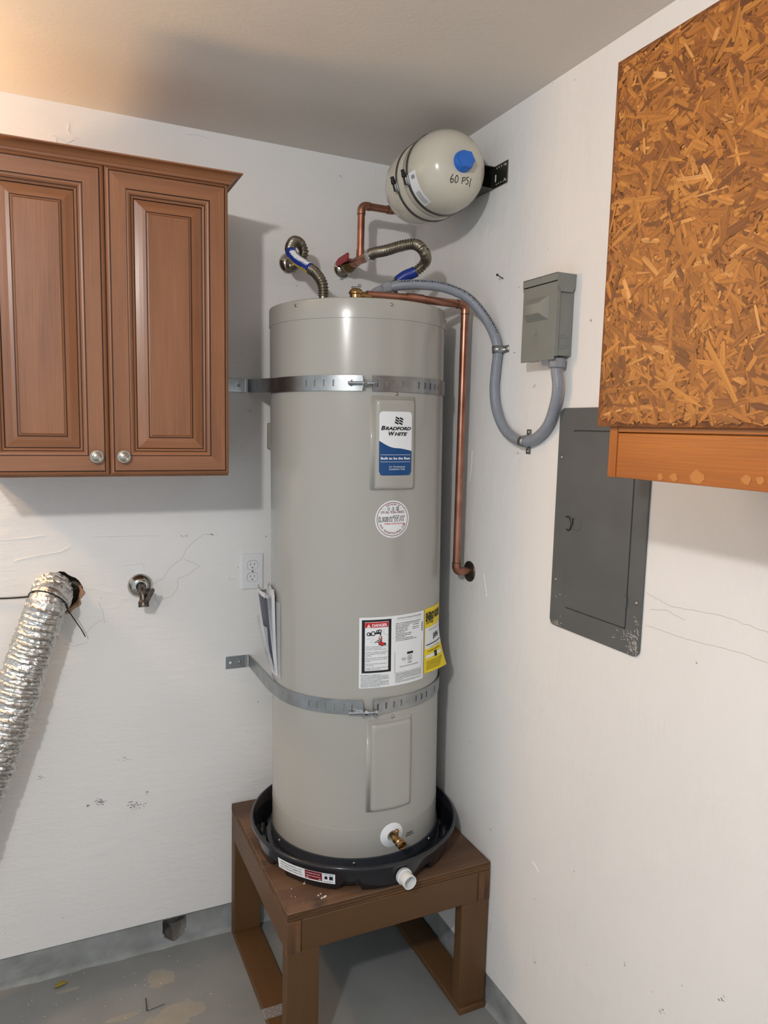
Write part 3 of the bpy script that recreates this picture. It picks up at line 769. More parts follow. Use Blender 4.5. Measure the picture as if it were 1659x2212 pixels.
    pr('lettering', [fit_text('AUTOMATIC STORAGE WATER HEATER', U(.73), V_(.045), w_*.42, h_*.022), fit_text('LISTED', U(.735), V_(.70), w_*.065, h_*.020, bold=.02), fit_text('UL', U(.735), V_(.635), w_*.04, h_*.032, bold=.03), fit_text('HOUSEHOLD STORAGE TANK WATER HEATER', U(.73), V_(.742), w_*.33, h_*.016),
                     polyline2([(U(.735)+w_*.036*math.cos(k*PI/12), V_(.635)+w_*.036*math.sin(k*PI/12)) for k in range(25)], w_*.006), quad(U(.685), U(.79), V_(.578), V_(.545), 3)] + dashes(U(.60), U(.67), V_(.625), h_*.008, R) + dashes(U(.60), U(.67), V_(.640), h_*.008, R) + dashes(U(.61), U(.67), V_(.655), h_*.008, R), 'print_black')
    pr('small_print', [quad(U(.49), U(.96), V_(.0755), V_(.0735), 8), quad(U(.488), U(.494), V_(.815), V_(.52)), quad(U(.96), U(.964), V_(.815), V_(.44)), quad(U(.488), U(.964), V_(.818), V_(.815), 8)], 'print_grey')
    # yellow energy label, bottom corner lifting off
    a0 = thit(916, 1385)[0]; zt = thit(917, 1316)[1]; zb = thit(917, 1455)[1]; w2 = .112; h2 = zt-zb
    nu, nv = 16, 16; V = []; F = []
    def ept(fu, fv, lift=0):
        a = a0+fu*w2/TR; peel = max(0, fv-.35)/.65
        off = .0010+.030*(peel**1.6)*(max(0, fu-.12)**1.2) + lift
        return tp(a, zt-h2*fv, TR+off)
    for i in range(nu+1):
        for k in range(nv+1): V.append(ept(i/nu, k/nv))
    for i in range(nu):
        for k in range(nv): q = i*(nv+1)+k; F.append((q, q+nv+1, q+nv+2, q+1))
    en = mk('energy_label', (V, F), 'label_yellow', HE, True, label='yellow energy guide label with a lifting corner', local=True)
    def pe(nm, shapes, mm, lift=.0005):
        s = jn(shapes); mk(nm, ([ept(u, v, lift) for u, v in s[0]], s[1]), mm, en, local=True)
    def et(t_, u, v, wu, hv, **k):
        V, F = fit_text(t_, u, 0, wu, hv, **k); return [(x, v-y) for x, y in V], F
    grid = []
    for i in range(10):
        for k in range(6): grid.append(quad(.02+.096*i, .02+.096*(i+1), .30+.055*k, .30+.055*(k+1)))
    pe('white_field', grid, 'label_white', .0006)
    pe('lettering', [et('ENERGY', .27, .135, .46, .13, bold=.045), et('GUIDE', .72, .13, .40, .12, bold=.045), et('$494', .60, .47, .34, .11, bold=.03), et('Estimated Yearly Energy Cost', .5, .345, .6, .022), et('Cost Range of Similar Models', .5, .615, .55, .02),
                     ([(.34, .21), (.42, .21), (.38, .265)], [(0, 1, 2)])] + [quad(.08+.084*k, .08+.084*(k+1), .560, .575) for k in range(10)] + dashes(.05, .40, .215, .013, R) + dashes(.05, .33, .235, .013, R) + dashes(.05, .3, .06, .010, R), 'print_black', .0011)
    pe('white_field', [quad(.06+.1*k, .06+.1*(k+1), .725, .775) for k in range(8)], 'label_white', .0008)
    sm = [quad(.47, .60, .70, .79)]
    for k in range(7): sm += dashes(.10, .86-.03*k, .83+.02*k, .008, R)
    sm += dashes(.15, .8, .675, .014, R)
    pe('small_print', sm, 'print_black', .0012)
    # drain valve in its white collar
    a0, z0 = thit(846, 1803); nrm = Vector((math.sin(a0), -math.cos(a0), 0)); c = Vector(tp(a0, z0, TR))
    us = [.035*math.sin(PI*(-.5+k/24)) for k in range(25)]
    V = []; F = []
    for k in range(36):
        a = 2*PI*k/36
        for r_ in (.016, .0352): V.append(tp(a0+r_*math.cos(a)/TR, z0+r_*math.sin(a), TR+(.0075 if r_ < .02 else .0012)))
    for k in range(36): a = 2*PI*k/36; V.append(tp(a0+.0155*math.cos(a)/TR, z0+.0155*math.sin(a), TR+.0005))
    for k in range(36): j = (k+1) % 36; F += [(2*k, 2*k+1, 2*j+1, 2*j), (2*k, 2*j, 72+j, 72+k)]
    col = mk('valve_collar', (V, F), 'label_white', HE, 40, local=True)
    mk('collar_hole', on_tank(band2([.016*math.sin(PI*(-.5+k/16)) for k in range(17)], lambda u: -math.sqrt(max(0, .016**2-u*u)), lambda u: math.sqrt(max(0, .016**2-u*u))), a0, z0, .0008), 'heater_paint', col, local=True)
    dv = (nrm+Vector((.10, 0, -.10))).normalized()
    dr = mk('drain_valve', xf(lathe([(.008, -.01), (.008, .018), (.0115, .019), (.0115, .026), (.0085, .028), (.0085, .036), (.013, .037), (.0135, .040), (.012, .041), (.0135, .043), (.012, .045), (.0135, .047), (.0135, .054), (.011, .055), (.009, .054), (.008, .045)], 28), c, dv), 'brass', HE, 40, label='brass drain valve', local=True)
    mk('valve_stem', join(xf(lathe([(.005, 0), (.005, .014), (.0062, .015), (.0062, .019), (.004, .022)], 16), c+dv*.023+Vector((0, 0, .006)), Vector((.12, 0, 1)))), 'brass', dr, 40, local=True)
    a1, z1 = thit(884, 1800)
    V, F = fit_text('CLEARANCE\nCONNECTION', 0, 0, .030, .012, bold=.03)
    mk('stamped_lettering', on_tank((V, F), a1, z1, .0009), 'print_black', HE, local=True)
    # relief valve on top with its lever
    top = HE.matrix_world.inverted()
    rv = Vector((-.386, -.43, 2.012)); b = top @ rv
    vb = mk('relief_valve', xf(lathe([(.011, 0), (.011, .010), (.015, .012), (.0165, .020), (.016, .026), (.019, .028), (.0195, .031), (.016, .038), (.011, .042), (.004, .0435)], 28), b), 'brass', HE, 40, label='brass relief valve', local=True)
    mk('relief_valve_outlet', tube([b+Vector((.010, 0, .024)), b+Vector((.040, 0, .022))], .0125, 20), 'brass', vb, 40, local=True)
    mk('test_lever', join(xf(box(-.014, .012, -.004, .004, 0, .0025), b+Vector((.002, 0, .046)), rot=Matrix.Rotation(math.radians(-12), 3, 'Y')), xf(box(-.003, .001, -.003, .003, -.008, 0), b+Vector((-.008, 0, .048))), xf(box(.006, .012, -.004, .004, -.002, .006), b+Vector((.002, 0, .049)))), 'galvanized', vb, local=True, bevel=.0006)
    # small beige conduit cover on the hidden left side of the jacket
    return
heater()
bp_ = hit(584, 942, 1, -.02)
mk_o = thing('cover_plate', 'small beige cover strip on back wall just behind the water heater', 'cover plate', (bp_.x, 0, bp_.z-.043))
mk('cover', box(bp_.x-.006, bp_.x+.05, -.02, 0, bp_.z-.040, bp_.z+.041), 'beige_plastic', mk_o, bevel=.003)
mk('cover_screw', xf(lathe([(.003, 0), (.003, .001), (.001, .002)], 10), (bp_.x+.006, -.02, bp_.z+.028), (0, -1, 0)), 'galvanized_dark', mk_o)

# ================================================================== DRAIN PAN
def pan():
    c = Vector((-.313, -.321, .452)); N = 144
    t = thing('drain_pan', 'round black plastic drain pan under the water heater', 'drain pan', c)
    prof = [(.268, .004), (.272, .0), (.284, .0), (.288, .004), (.294, .030), (.2985, .060), (.300, .066), (.3085, .0665), (.3100, .069), (.3100, .0765), (.3075, .079), (.3030, .079), (.2990, .074), (.291, .050), (.281, .018), (.276, .010), (.200, .008), (.02, .008)]
    V, F = lathe(prof, N, False, True)
    nf = hit(757, 1906, 2, .455)-c; notch = [math.atan2(nf.y, nf.x)+k*PI/4 for k in range(8)]
    ang_of = lambda p: math.atan2(p[1], p[0])
    W2 = []
    for p in V:
        a = ang_of(p); r = math.hypot(p[0], p[1]); z = p[2]
        k = max([max(0, 1-(abs((a-n+PI) % (2*PI)-PI)/math.radians(6.2))**4) for n in notch])
        if z < .001+.004 and .26 < r < .290: z = z+k*.026
        # radial ribs standing on the floor of the pan
        if r < .285 and z > .0079 and z < .02 and r > .05:
            rb = max([max(0, 1-(abs((a-math.radians(q)+PI) % (2*PI)-PI)/math.radians(3.2))**4) for q in range(-180, 180, 24)])
            z += .008*rb
        W2.append((p[0]+c.x, p[1]+c.y, z+c.z))
    mk('pan', (W2, F), 'pan_black', t, 50)
    # a raised ring the tank stands on
    mk('support_ring', xf(lathe([(.225, .006), (.225, .022), (.262, .022), (.266, .006)], 96, False, False), c), 'pan_black', t, 40)
    # outlet fitting
    d = hit(878, 1893, 2, .492) - c; a = math.atan2(d.y, d.x); dv = Vector((math.cos(a), math.sin(a), 0)); p = c+dv*.291+Vector((0, 0, .034))
    f = mk('outlet_fitting', xf(lathe([(.0175, -.004), (.0175, .006), (.0215, .007), (.0225, .009), (.0225, .018), (.0195, .019), (.0195, .046), (.0185, .047), (.0165, .046), (.0155, .02)], 36), p, dv+Vector((0, 0, -.03))), 'white_pvc', t, 35, label='white plastic outlet fitting')
    # sticker on the wall of the pan
    R0 = .2955; n = 40
    def sp(u, v, off=0):
        ang = math.atan2(hit(650, 1900, 2, .49).y-c.y, hit(650, 1900, 2, .49).x-c.x)+u/R0
        r = .2945+(v-.030)*.14+off; return (c.x+r*math.cos(ang), c.y+r*math.sin(ang), c.z+v)
    def sq(u0, u1, v0, v1, off, k=12):
        V, F = quad(u0, u1, v0, v1, k); return [sp(u, v, off) for u, v in V], F
    L0, L1 = -.098, .082
    s = mk('sticker', sq(L0, L1, .022, .052, .0012, 40), 'label_white', t, True, label='white and red product sticker on the pan wall')
    mk('red_field', sq(-.004, .046, .026, .051, .0016), 'print_maroon', s)
    R = random.Random(9); ds = []
    for k in range(3): ds += dashes(L0+.010, -.012, .030+.0075*k, .0028, R, lo=1, hi=4)
    ds += dashes(.05, .078, .027, .0016, R) + dashes(.05, .078, .048, .0016, R) + [quad(.066, .076, .033, .044), quad(.053, .061, .034, .043)]
    V, F = [], []
    for q in ds: k = len(V); V += [sp(u, v, .0017) for u, v in q[0]]; F += [tuple(i+k for i in f_) for f_ in q[1]]
    mk('small_print', (V, F), 'print_black', s)
    ds = []
    for k in range(2): ds += dashes(.0, .042, .044-.008*k, .0022, R, lo=1, hi=4)
    ds.append(quad(.0, .043, .0285, .0305))
    V, F = [], []
    for q in ds: k = len(V); V += [sp(u, v, .0020) for u, v in q[0]]; F += [tuple(i+k for i in f_) for f_ in q[1]]
    mk('small_print', (V, F), 'print_white', s)
pan()

# ================================================================== WOODEN STAND
def stand():
    X0, X1, Y0, Y1, ZT = -.614, -.004, -.611, -.006, .452
    t = thing('wooden_stand', 'brown-painted lumber stand carrying the drain pan and water heater', 'stand', ((X0+X1)/2, (Y0+Y1)/2, 0))
    tk = .024
    top = mk('platform', box(X0, X1, Y0, Y1, ZT-.0035, ZT), 'stand_top', t, bevel=.0012)
    rd = random.Random(4)
    for k in range(5):
        z1 = ZT-.0035-.0042*k; e = rd.uniform(-.0008, .0010)+(.0014 if k % 2 else -.0012)
        mk('plywood_ply', box(X0-e*.4, X1, Y0-e, Y1, z1-.0040, z1), 'stand_ply_edge' if k % 2 else 'stand_ply_dark', top)
    zr = ZT-tk; rh = .089; T = .038
    # side rails run the full depth and show their ends at the front
    for x in (X0, X1-T):
        r = mk('side_rail', box(x, x+T, Y0-.002, Y1, zr-rh, zr), 'stand_paint_y', t, bevel=.002)
        mk('rail_end', box(x+.002, x+T-.002, Y0-.0028, Y0-.0015, zr-rh+.002, zr-.002), 'stand_endgrain', r)
    mk('front_rail', box(X0+T+.001, X1-T-.001, Y0-.001, Y0+T, zr-rh, zr), 'stand_paint_x', t, bevel=.002)
    mk('back_rail', box(X0+T+.001, X1-T-.001, Y1-T, Y1, zr-rh, zr), 'stand_paint_x', t, bevel=.002)
    sh = .019
    for x in (X0, X1-.089):
        mk('sill', box(x, x+.089, Y0-.008, Y1, 0, sh), 'stand_paint_y', t, bevel=.002)
        for y in (Y0, Y1-T):
            mk('post', box(x, x+.089, y, y+T, sh, zr-rh), 'stand_paint_z', t, bevel=.002)
    return t
stand()
rd = random.Random(12)
cr = []
for i in range(26):
    p = hit(rd.uniform(600, 860), rd.uniform(1900, 1985), 2, .4525); 
    if (p.x+.313)**2+(p.y+.321)**2 < .31**2 or p.x < -.6 or p.y < -.59: continue
    s_ = rd.uniform(.0008, .0022); cr.append(xf(box(-s_, s_, -s_*.6, s_*.6, -.0008, s_*.5), p, rot=Matrix.Rotation(rd.uniform(0, 3), 3, 'Z')))
for px, py, s_ in ((658, 1908, .004), (702, 1937, .005), (695, 1940, .003)):
    cr.append(xf(box(-s_, s_, -s_*.4, s_*.4, -.0008, .0012), hit(px, py, 2, .4525), rot=Matrix.Rotation(.5, 3, 'Z')))
o = mk('plaster_crumbs', join(*cr), 'crack_light'); tag(o, 'white plaster crumbs scattered on top of the brown stand', 'debris'); o['kind'] = 'stuff'

# ================================================================== EARTHQUAKE STRAPS
def strap(name, label, zs, gapL, gapR, mountL, lift, wallx_end):
    """zs: height on the jacket (heater coordinates)"""
    W_ = .040
    t = thing(name, label, 'strap', mountL)
    ax = HE.matrix_world
    def jp(a, z, r=TR+.0030): return ax @ Vector(tp(a, z, r))
    aL, aR = gapL, gapR
    # left band: wall -> tangent -> arc up to the gap
    # find tangent point from the mount
    c2 = ax @ Vector((0, 0, zs)); m = Vector(mountL); dx, dy = m.x-c2.x, m.y-c2.y; D = math.hypot(dx, dy)
    base = math.atan2(dx, -dy); off = math.acos((TR+.003)/D)
    at = base+off if abs(base+off) < abs(base-off) else base-off
    def band(nm, P, slots, flip=False):
        """P centre line points (world); band upright, columns of quads with open slots"""
        V = []; F = []; s = 0; hz = W_/2
        S_ = [0]
        for a, b in zip(P, P[1:]): S_.append(S_[-1]+(b-a).length)
        for p in P:
            for dz in (-hz, -hz*.42, hz*.42, hz): V.append(tuple(p+Vector((0, 0, dz))))
        for i in range(len(P)-1):
            mid = (S_[i]+S_[i+1])/2
            op = slots and slots[0] < mid < slots[1] and ((mid-slots[0]) % .0252) < .0042
            for k in range(3):
                if k == 1 and op: continue
                q = 4*i+k; F.append((q, q+4, q+5, q+1))
        o = mk(nm, (V, F), 'galvanized', t)
        md = o.modifiers.new('solid', 'SOLIDIFY'); md.thickness = .0012; md.offset = 0
        return o, S_[-1]
    tang = jp(at, zs)
    wallp = [m+Vector((.0, -.003, 0)), m+Vector((.016, -.004, 0)), m+Vector((.024, -.012, 0))]
    P = catmull(wallp+[tang+(m-tang)*.25, tang, jp(at+.12, zs), jp(at+.25, zs)], .0042)[:-1]
    n = int((aL-at-.25)*TR/.0042)
    P += [jp(at+.25+(aL-at-.25)*k/n, zs, TR+.003+lift*max(0, (k/n-.78)/.22)) for k in range(n+1)]
    L = 0
    for a, b in zip(P, P[1:]): L += (b-a).length
    bl, L = band('band', P, (L-.155, L-.006))
    n = 140; a1 = PI*.78
    P = [jp(aR+(a1-aR)*k/n, zs, TR+.003+lift*max(0, 1-k/14)) for k in range(n+1)]
    band('band', P, (.010, .26))
    # bent wall tab with washer and screw
    tb = mk('wall_tab', box(m.x-.052, m.x+.018, -.0038, -.0012, m.z-W_/2, m.z+W_/2), 'galvanized', t, bevel=.0004)
    mk('washer', xf(lathe([(.0135, 0), (.0135, .0012), (.006, .0016)], 28), (m.x-.008, -.004, m.z), (0, -1, 0)), 'galvanized', tb, 40)
    inst('screw', screw_me, (m.x-.008, -.006, m.z), (0, -1, 0), tb)
    if name == 'lower_strap':
        mk('tab_hole', xf(lathe([(.0042, 0), (.0042, .0004)], 16), (m.x-.038, -.0038, m.z), (0, -1, 0)), 'label_white', tb)
    # tension bolt across the gap
    zb = zs+(.0 if lift < .006 else -.012)
    am = (aL+aR)/2; dirv = (jp(aR, zb)-jp(aL, zb)).normalized(); out = TR+.016
    A = jp(aL-.145, zb, out); B = jp(aR+.03, zb, out)
    bo = mk('tension_bolt', tube([A, B], .0040, 16), 'bolt_zinc', t, 40, label='zinc tension bolt with nut')
    dv = (B-A).normalized(); Lb = (B-A).length
    hexa = lathe([(.0078, 0), (.0078, .007)], 6)
    mk('nut', xf(hexa, A+dv*(Lb*.58), dv), 'bolt_zinc', bo)
    mk('spring_washer', xf(lathe([(.0085, 0), (.0085, .0018)], 24), A+dv*(Lb*.58+.0085), dv), 'bolt_zinc', bo, 40)
    mk('nut', xf(lathe([(.0072, 0), (.0072, .005)], 6), A+dv*(Lb-.004), dv), 'bolt_zinc', bo)
    # upright ears of the band that hold the bolt
    for a, nm in ((aL, 'ear'), (aR, 'ear')):
        rdir = Vector((math.sin(a), -math.cos(a), 0)); p = jp(a, zb)
        td = Vector((math.cos(a), math.sin(a), 0))
        hgt = W_*.30
        V = []
        for q, hh in ((0, W_*.5 if lift < .006 else W_*.5), (.022, hgt)):
            for s_ in (-1, 1):
                for e in (-.0007, .0007): V.append(tuple(p+rdir*q+Vector((0, 0, (0 if q else zs-zb)+s_*(hh if q == 0 else hgt)))+td*e))
        F = [(0, 2, 6, 4), (1, 3, 7, 5), (0, 1, 5, 4), (2, 3, 7, 6), (4, 5, 7, 6), (0, 1, 3, 2)]
        mk('ear', (V, F), 'galvanized', t)
    return t
aL, zL = thit(783, 830); aR, zR = thit(804, 826)
strap('upper_strap', 'galvanized steel earthquake strap around heater just above the maker label', (zL+zR)/2, aL, aR, hit(520, 833, 1, 0), .002, 0)
aL, zL = thit(783, 1527); aR, zR = thit(805, 1525)
strap('lower_strap', 'galvanized steel earthquake strap around heater below the rating plate', (zL+zR)/2, aL, aR, hit(522, 1428, 1, 0), .008, 0)

# ================================================================== DOCUMENT POUCH on the heater's left side
def pouch():
    a0, zt = thit(589, 1290); a0 = -1.66; z0 = thit(592, 1452)[1]; zt = thit(590, 1275)[1]
    p0 = HE.matrix_world @ Vector(tp(a0, z0))
    t = thing('document_pouch', 'clear plastic pouch of folded manuals taped to left side of heater', 'pouch', p0)
    H = zt-z0; ax = HE.matrix_world
    def leaf(k, n, w_, top, bulge, th, hgt, m, nm, shift=0):
        V = []; F = []; nu, nv = 6, 12
        for s_ in (0, th):
            for i in range(nu+1):
                for j in range(nv+1):
                    fu, fv = i/nu, j/nv; a = a0-.10+shift+(fu-.5)*w_/TR
                    off = .003+(s_*fv if th > .01 else s_)+top*(fv**1.25)*(1-.35*fu)+bulge*math.sin(PI*fv)
                    V.append(tuple(ax @ Vector(tp(a, z0+H*hgt*fv, TR+off))))
        q0 = (nu+1)*(nv+1)
        for i in range(nu):
            for j in range(nv):
                q = i*(nv+1)+j
                F += [(q, q+nv+1, q+nv+2, q+1), (q0+q, q0+q+1, q0+q+nv+2, q0+q+nv+1)]
        for i in range(nu):
            for j in (0, nv):
                q = i*(nv+1)+j; F.append((q, q+nv+1, q0+q+nv+1, q0+q))
        for j in range(nv):
            for i in (0, nu):
                q = i*(nv+1)+j; F.append((q, q+1, q0+q+1, q0+q))
        return mk(nm, (V, F), m, t, 60)
    for k in range(3): leaf(k, 3, .12, .005+.0035*k, .002, .0012, 1.03-.02*k, 'paper_white', 'leaflet', .03*k)
    leaf(0, 1, .115, .015, .003, .021, .93, 'paper_dark', 'booklet', -.01)
    for k in range(4): leaf(k, 4, .116, .017+.0055*k, .003, .0005, .955+.004*k, 'paper_white', 'booklet_page', -.005)
    leaf(0, 1, .118, .040, .005, .0012, .99, 'paper_white', 'booklet_cover', -.05)
    leaf(0, 1, .15, .043, .009, .0006, .60, 'clear_plastic', 'plastic_sleeve', -.02)
    leaf(0, 1, .16, .001, .001, .0006, .90, 'clear_plastic', 'plastic_sleeve', .06)
pouch()

# ================================================================== PLUMBING
PR = .0111    # 3/4 inch tube
def arc3(p, c, q, rad=.020, n=10):
    """quarter bend at corner c between p and q"""
    c = Vector(c); a = (Vector(p)-c).normalized(); b = (Vector(q)-c).normalized()
    s, e = c+a*rad, c+b*rad; o = c+a*rad+b*rad; out = []
    for k in range(n+1):
        t_ = PI/2*k/n; out.append(o - b*rad*math.cos(t_) - a*rad*math.sin(t_))
    return out
def elbow(name, p, c, q, parent, L=.026):
    c = Vector(c); a = (Vector(p)-c).normalized(); b = (Vector(q)-c).normalized()
    A = arc3(p, c, q, .016)
    P = [c+a*L]+A+[c+b*L]
    o = mk(name, tube(P, PR*1.14, 24), 'copper', parent, 50)
    for d in (a, b): mk('solder_ring', xf(lathe([(PR*1.0, -.001), (PR*1.17, -.001), (PR*1.17, .0008), (PR*1.0, .0016)], 24, False, False), c+d*L, d), 'solder', o, 40)
    return o
def straight(name, a, b, parent, r=PR, m='copper'): return mk(name, tube([a, b], r, 24), m, parent, 50)
def collar(name, a, b, parent, r=PR*1.16):
    a, b = Vector(a), Vector(b); d = (b-a).normalized(); L = (b-a).length
    return mk(name, xf(lathe([(PR, -.001), (r, 0), (r, L*.42), (r*1.06, L*.5), (r, L*.58), (r, L), (PR, L+.001)], 24, False, False), a, d), 'copper', parent, 50)
def escutcheon(label, loc, d, r, m, dep=.014, parent=None, name='pipe_escutcheon'):
    pr = [(r, 0), (r, .0015), (r*.97, .003), (r*.85, dep*.55), (r*.62, dep*.85), (r*.45, dep), (r*.40, dep*1.0), (r*.38, dep*.6)]
    o = mk(name, xf(lathe(pr, 40, False, False), loc, d), m, parent, 50)
    if parent is None: tag(o, label, 'escutcheon')
    return o
# relief discharge line down the right wall
rl = Vector((-.386, -.43, 2.041)); el1 = Vector((-.050, -.43, 2.043)); el2 = Vector((-.047, -.43, 1.272))
t = thing('discharge_pipe', 'long copper discharge pipe running from heater top down beside the right wall', 'pipe', (0, -.43, 1.272))
straight('pipe', rl+Vector((.030, 0, 0)), Vector((-.215, -.43, 2.0450)), t)
straight('pipe', (-.19, -.43, 2.0450), el1+Vector((-.02, 0, 0)), t)
cp = collar('coupling', (-.235, -.43, 2.0450), (-.185, -.43, 2.0450), t)
elbow('elbow', rl, el1, el2, t); elbow('elbow', el1, el2, (0, -.43, 1.272), t)
straight('pipe', el1+Vector((0, 0, -.02)), el2+Vector((0, 0, .02)), t)
straight('pipe', el2+Vector((.02, 0, 0)), (.004, -.43, 1.272), t)
escutcheon('round dark-chrome escutcheon on right wall around the discharge pipe', (-.0002, -.43, 1.270), (-1, 0, 0), .031, 'bronze_dark', .007)

# hot side: escutcheon, stub and flexible connector
def nip(px, py, yy): return hit(px, py, 1, yy)
e1 = hit(624, 569, 1, 0); e2 = hit(741, 580, 1, 0)
escutcheon('round chrome escutcheon on back wall behind the looped connector', e1+Vector((0, -.0002, 0)), (0, -1, 0), .032, 'chrome', .016)
escutcheon('round chrome escutcheon on back wall behind the red-handled valve', e2+Vector((0, -.0002, 0)), (0, -1, 0), .032, 'chrome', .016)
def flex(name, label, pts, sleeves, nutA=None, nutB=True):
    t = thing(name, label, 'pipe', pts[-1])
    P = resample(catmull(pts, .002), .0014)
    n = len(P)
    def rad(s, i):
        if i < 8 or i > n-22: return .0118
        return .0136+.0022*math.sin(2*PI*s/.0076)
    mk('corrugated_tube', tube(P, rad, 18), 'flex_steel', t, True)
    d0 = (P[1]-P[0]).normalized(); d1 = (P[-1]-P[-2]).normalized()
    hexa = lathe([(.013, 0), (.0190, .0015), (.0190, .018), (.016, .021)], 6)
    nb = mk('nut', xf(hexa, P[0]-d0*.004, d0), 'chrome', t, 30)
    mk('nipple', xf(lathe([(.0125, -.02), (.0125, .012)], 20), P[-1], d1), 'flex_steel', t, 40)
    for f0, f1, m, nm in sleeves:
        q = P[int(f0*n):int(f1*n)]
        if m == 'split':
            # wrap-around sleeve: blue with a yellow stripe along one side and white bar code field
            V, F = tube(q, .0158, 24, False)
            me_ = mk(nm, (V, F), ['blue_sleeve', 'yellow_sleeve', 'label_white'], t, True)
            rt = root_loc(t).location
            for po in me_.data.polygons:
                c = po.center + rt; i = min(range(0, len(q), 3), key=lambda k: (q[k]-c).length); rel = c-q[i]
                up = rel.z/.0158; tw = -rel.y/.0158
                if up < -.42: po.material_index = 1
                elif up > .30 and .15*len(q) < i < .9*len(q): po.material_index = 2
            R = random.Random(8); bars = []
            L = len(q); dv = (q[-1]-q[0]).normalized(); nrm = Vector((0, -1, 0)); nrm = (nrm-dv*nrm.dot(dv)).normalized(); side = dv.cross(nrm)
            if side.z < 0: side = -side
            f = .2
            while f < .86:
                w_ = R.uniform(.006, .022); c = q[int(f*L)]; c2 = q[min(L-1, int((f+w_)*L))+0]
                V2 = []
                for cc in (c, c2 if (c2-c).length > 1e-5 else c+dv*.0006):
                    for an in (22, 38, 54): a_ = math.radians(an); V2.append(tuple(cc+(nrm*math.cos(a_)+side*math.sin(a_))*.0162))
                bars.append((V2, [(0, 3, 4, 1), (1, 4, 5, 2)])); f += w_+R.uniform(.012, .03)
            mk('bar_code', join(*bars), 'print_black', me_)
            ln = []
            for off, f0_, f1_ in ((-2, .1, .92), (-16, .12, .5), (-12, .55, .9)):
                V2 = []; F2 = []
                idx = list(range(int(f0_*L), int(f1_*L), 4))
                for j, k in enumerate(idx):
                    for an in (off, off-(4 if off == -2 else 9)): a_ = math.radians(an); V2.append(tuple(q[k]+(nrm*math.cos(a_)+side*math.sin(a_))*.0162))
                    if j and (j % 4 or off == -2): F2.append((2*j-2, 2*j, 2*j+1, 2*j-1))
                ln.append((V2, F2))
            mk('sleeve_print', join(*ln), 'print_white', me_)
        else: mk(nm, tube(q, .0158, 24, False), m, t, True)
    return t, P
st1 = e1+Vector((.002, -.052, 0))
t1, P1 = flex('flexible_connector', 'looped corrugated steel connector with blue and yellow bar-code sleeve above heater', [st1, nip(628, 574, -.082), nip(646, 566, -.112), nip(656, 546, -.128), nip(648, 526, -.140), nip(634, 522, -.165), nip(627, 540, -.195), nip(640, 560, -.225), nip(660, 574, -.255), nip(682, 590, -.283), nip(697, 615, -.300), nip(698, 650, -.302), nip(698, 662, -.302)], [(.52, .74, 'split', 'printed_sleeve')])
mk('stub_pipe', tube([e1+Vector((0, .004, 0)), st1], .0105, 20), 'brass_old', t1, 50)
mk('union_nut', xf(lathe([(.0165, 0), (.0165, .018), (.014, .02)], 8), e1+Vector((.001, -.033, 0)), (0, -1, 0)), 'chrome', t1, 30)
# cold side: ball valve, tee, riser to the expansion tank
vx, vz = e2.x-.001, e2.z-.001
t = thing('ball_valve', 'brass ball valve with red lever handle on back wall', 'valve', (vx, 0, vz))
mk('valve_body', xf(lathe([(.0135, -.003), (.0135, .024), (.0175, .026), (.0195, .034), (.0215, .046), (.0215, .060), (.0175, .070), (.016, .072), (.016, .086), (.0145, .088)], 28), (vx, 0, vz), (0, -1, 0)), 'brass_old', t, 40)
mk('stem', xf(lathe([(.006, 0), (.006, .014), (.008, .015), (.008, .019), (.005, .021)], 16), (vx-.006, -.052, vz+.006), (-1, 0, .35)), 'brass_old', t, 40)
hs = prism([(-.050, -.008), (-.040, -.012), (.044, -.011), (.050, -.006), (.050, .010), (.044, .014), (-.030, .011), (-.050, .004)], -.0025, .0025, lambda u, v, h: (h, -u, v))
mk('lever_handle', xf(hs, (vx-.026, -.062, vz+.013)), 'red_vinyl', t, bevel=.0015, label='red vinyl lever handle')
ty = -.145
t = thing('copper_riser', 'copper tee and riser leading up to the expansion tank', 'pipe', (vx, ty, vz))
straight('tee', (vx, -.084, vz), (vx, -.208, vz), t, PR*1.16)
for y in (-.088, -.118, -.172, -.204): mk('tee_collar', xf(lathe([(PR*1.16, -.004), (PR*1.24, -.003), (PR*1.24, .003), (PR*1.16, .004)], 24, False, False), (vx, y, vz), (0, 1, 0)), 'copper', t, 40)
mk('tee_branch', tube([(vx, ty, vz), (vx, ty, vz+.030)], PR*1.16, 24), 'copper', t, 50)
ztop = hit(776, 443, 1, ty).z; EX = Vector((-.150, 0, 2.376))
straight('pipe', (vx, ty, vz+.026), (vx, ty, ztop-.02), t)
elbow('elbow', (vx, ty, vz), (vx, ty, ztop), (-.14, ty, ztop), t)
straight('pipe', (vx+.02, ty, ztop), (EX.x-.02, ty, ztop), t)
elbow('elbow', (vx, ty, ztop), (EX.x+.004, ty, ztop), (EX.x+.004, -.3, ztop), t, .024)
straight('pipe', (EX.x+.004, ty-.02, ztop), (EX.x+.002, -.262, ztop+.004), t)
t2, P2 = flex('flexible_connector', 'curved corrugated steel connector running from copper tee to heater top', [(vx, -.214, vz), (vx+.002, -.242, vz+.002), hit(834, 541, 0, vx+.008), hit(868, 531, 0, vx+.035), hit(897, 528, 0, -.195), hit(916, 544, 0, -.180), hit(919, 565, 1, -.355), hit(900, 585, 1, -.335), hit(874, 597, 1, -.318), hit(856, 612, 1, -.305), hit(849, 630, 1, -.300), hit(848, 656, 1, -.300)], [(.735, .86, 'blue_sleeve', 'printed_sleeve')])
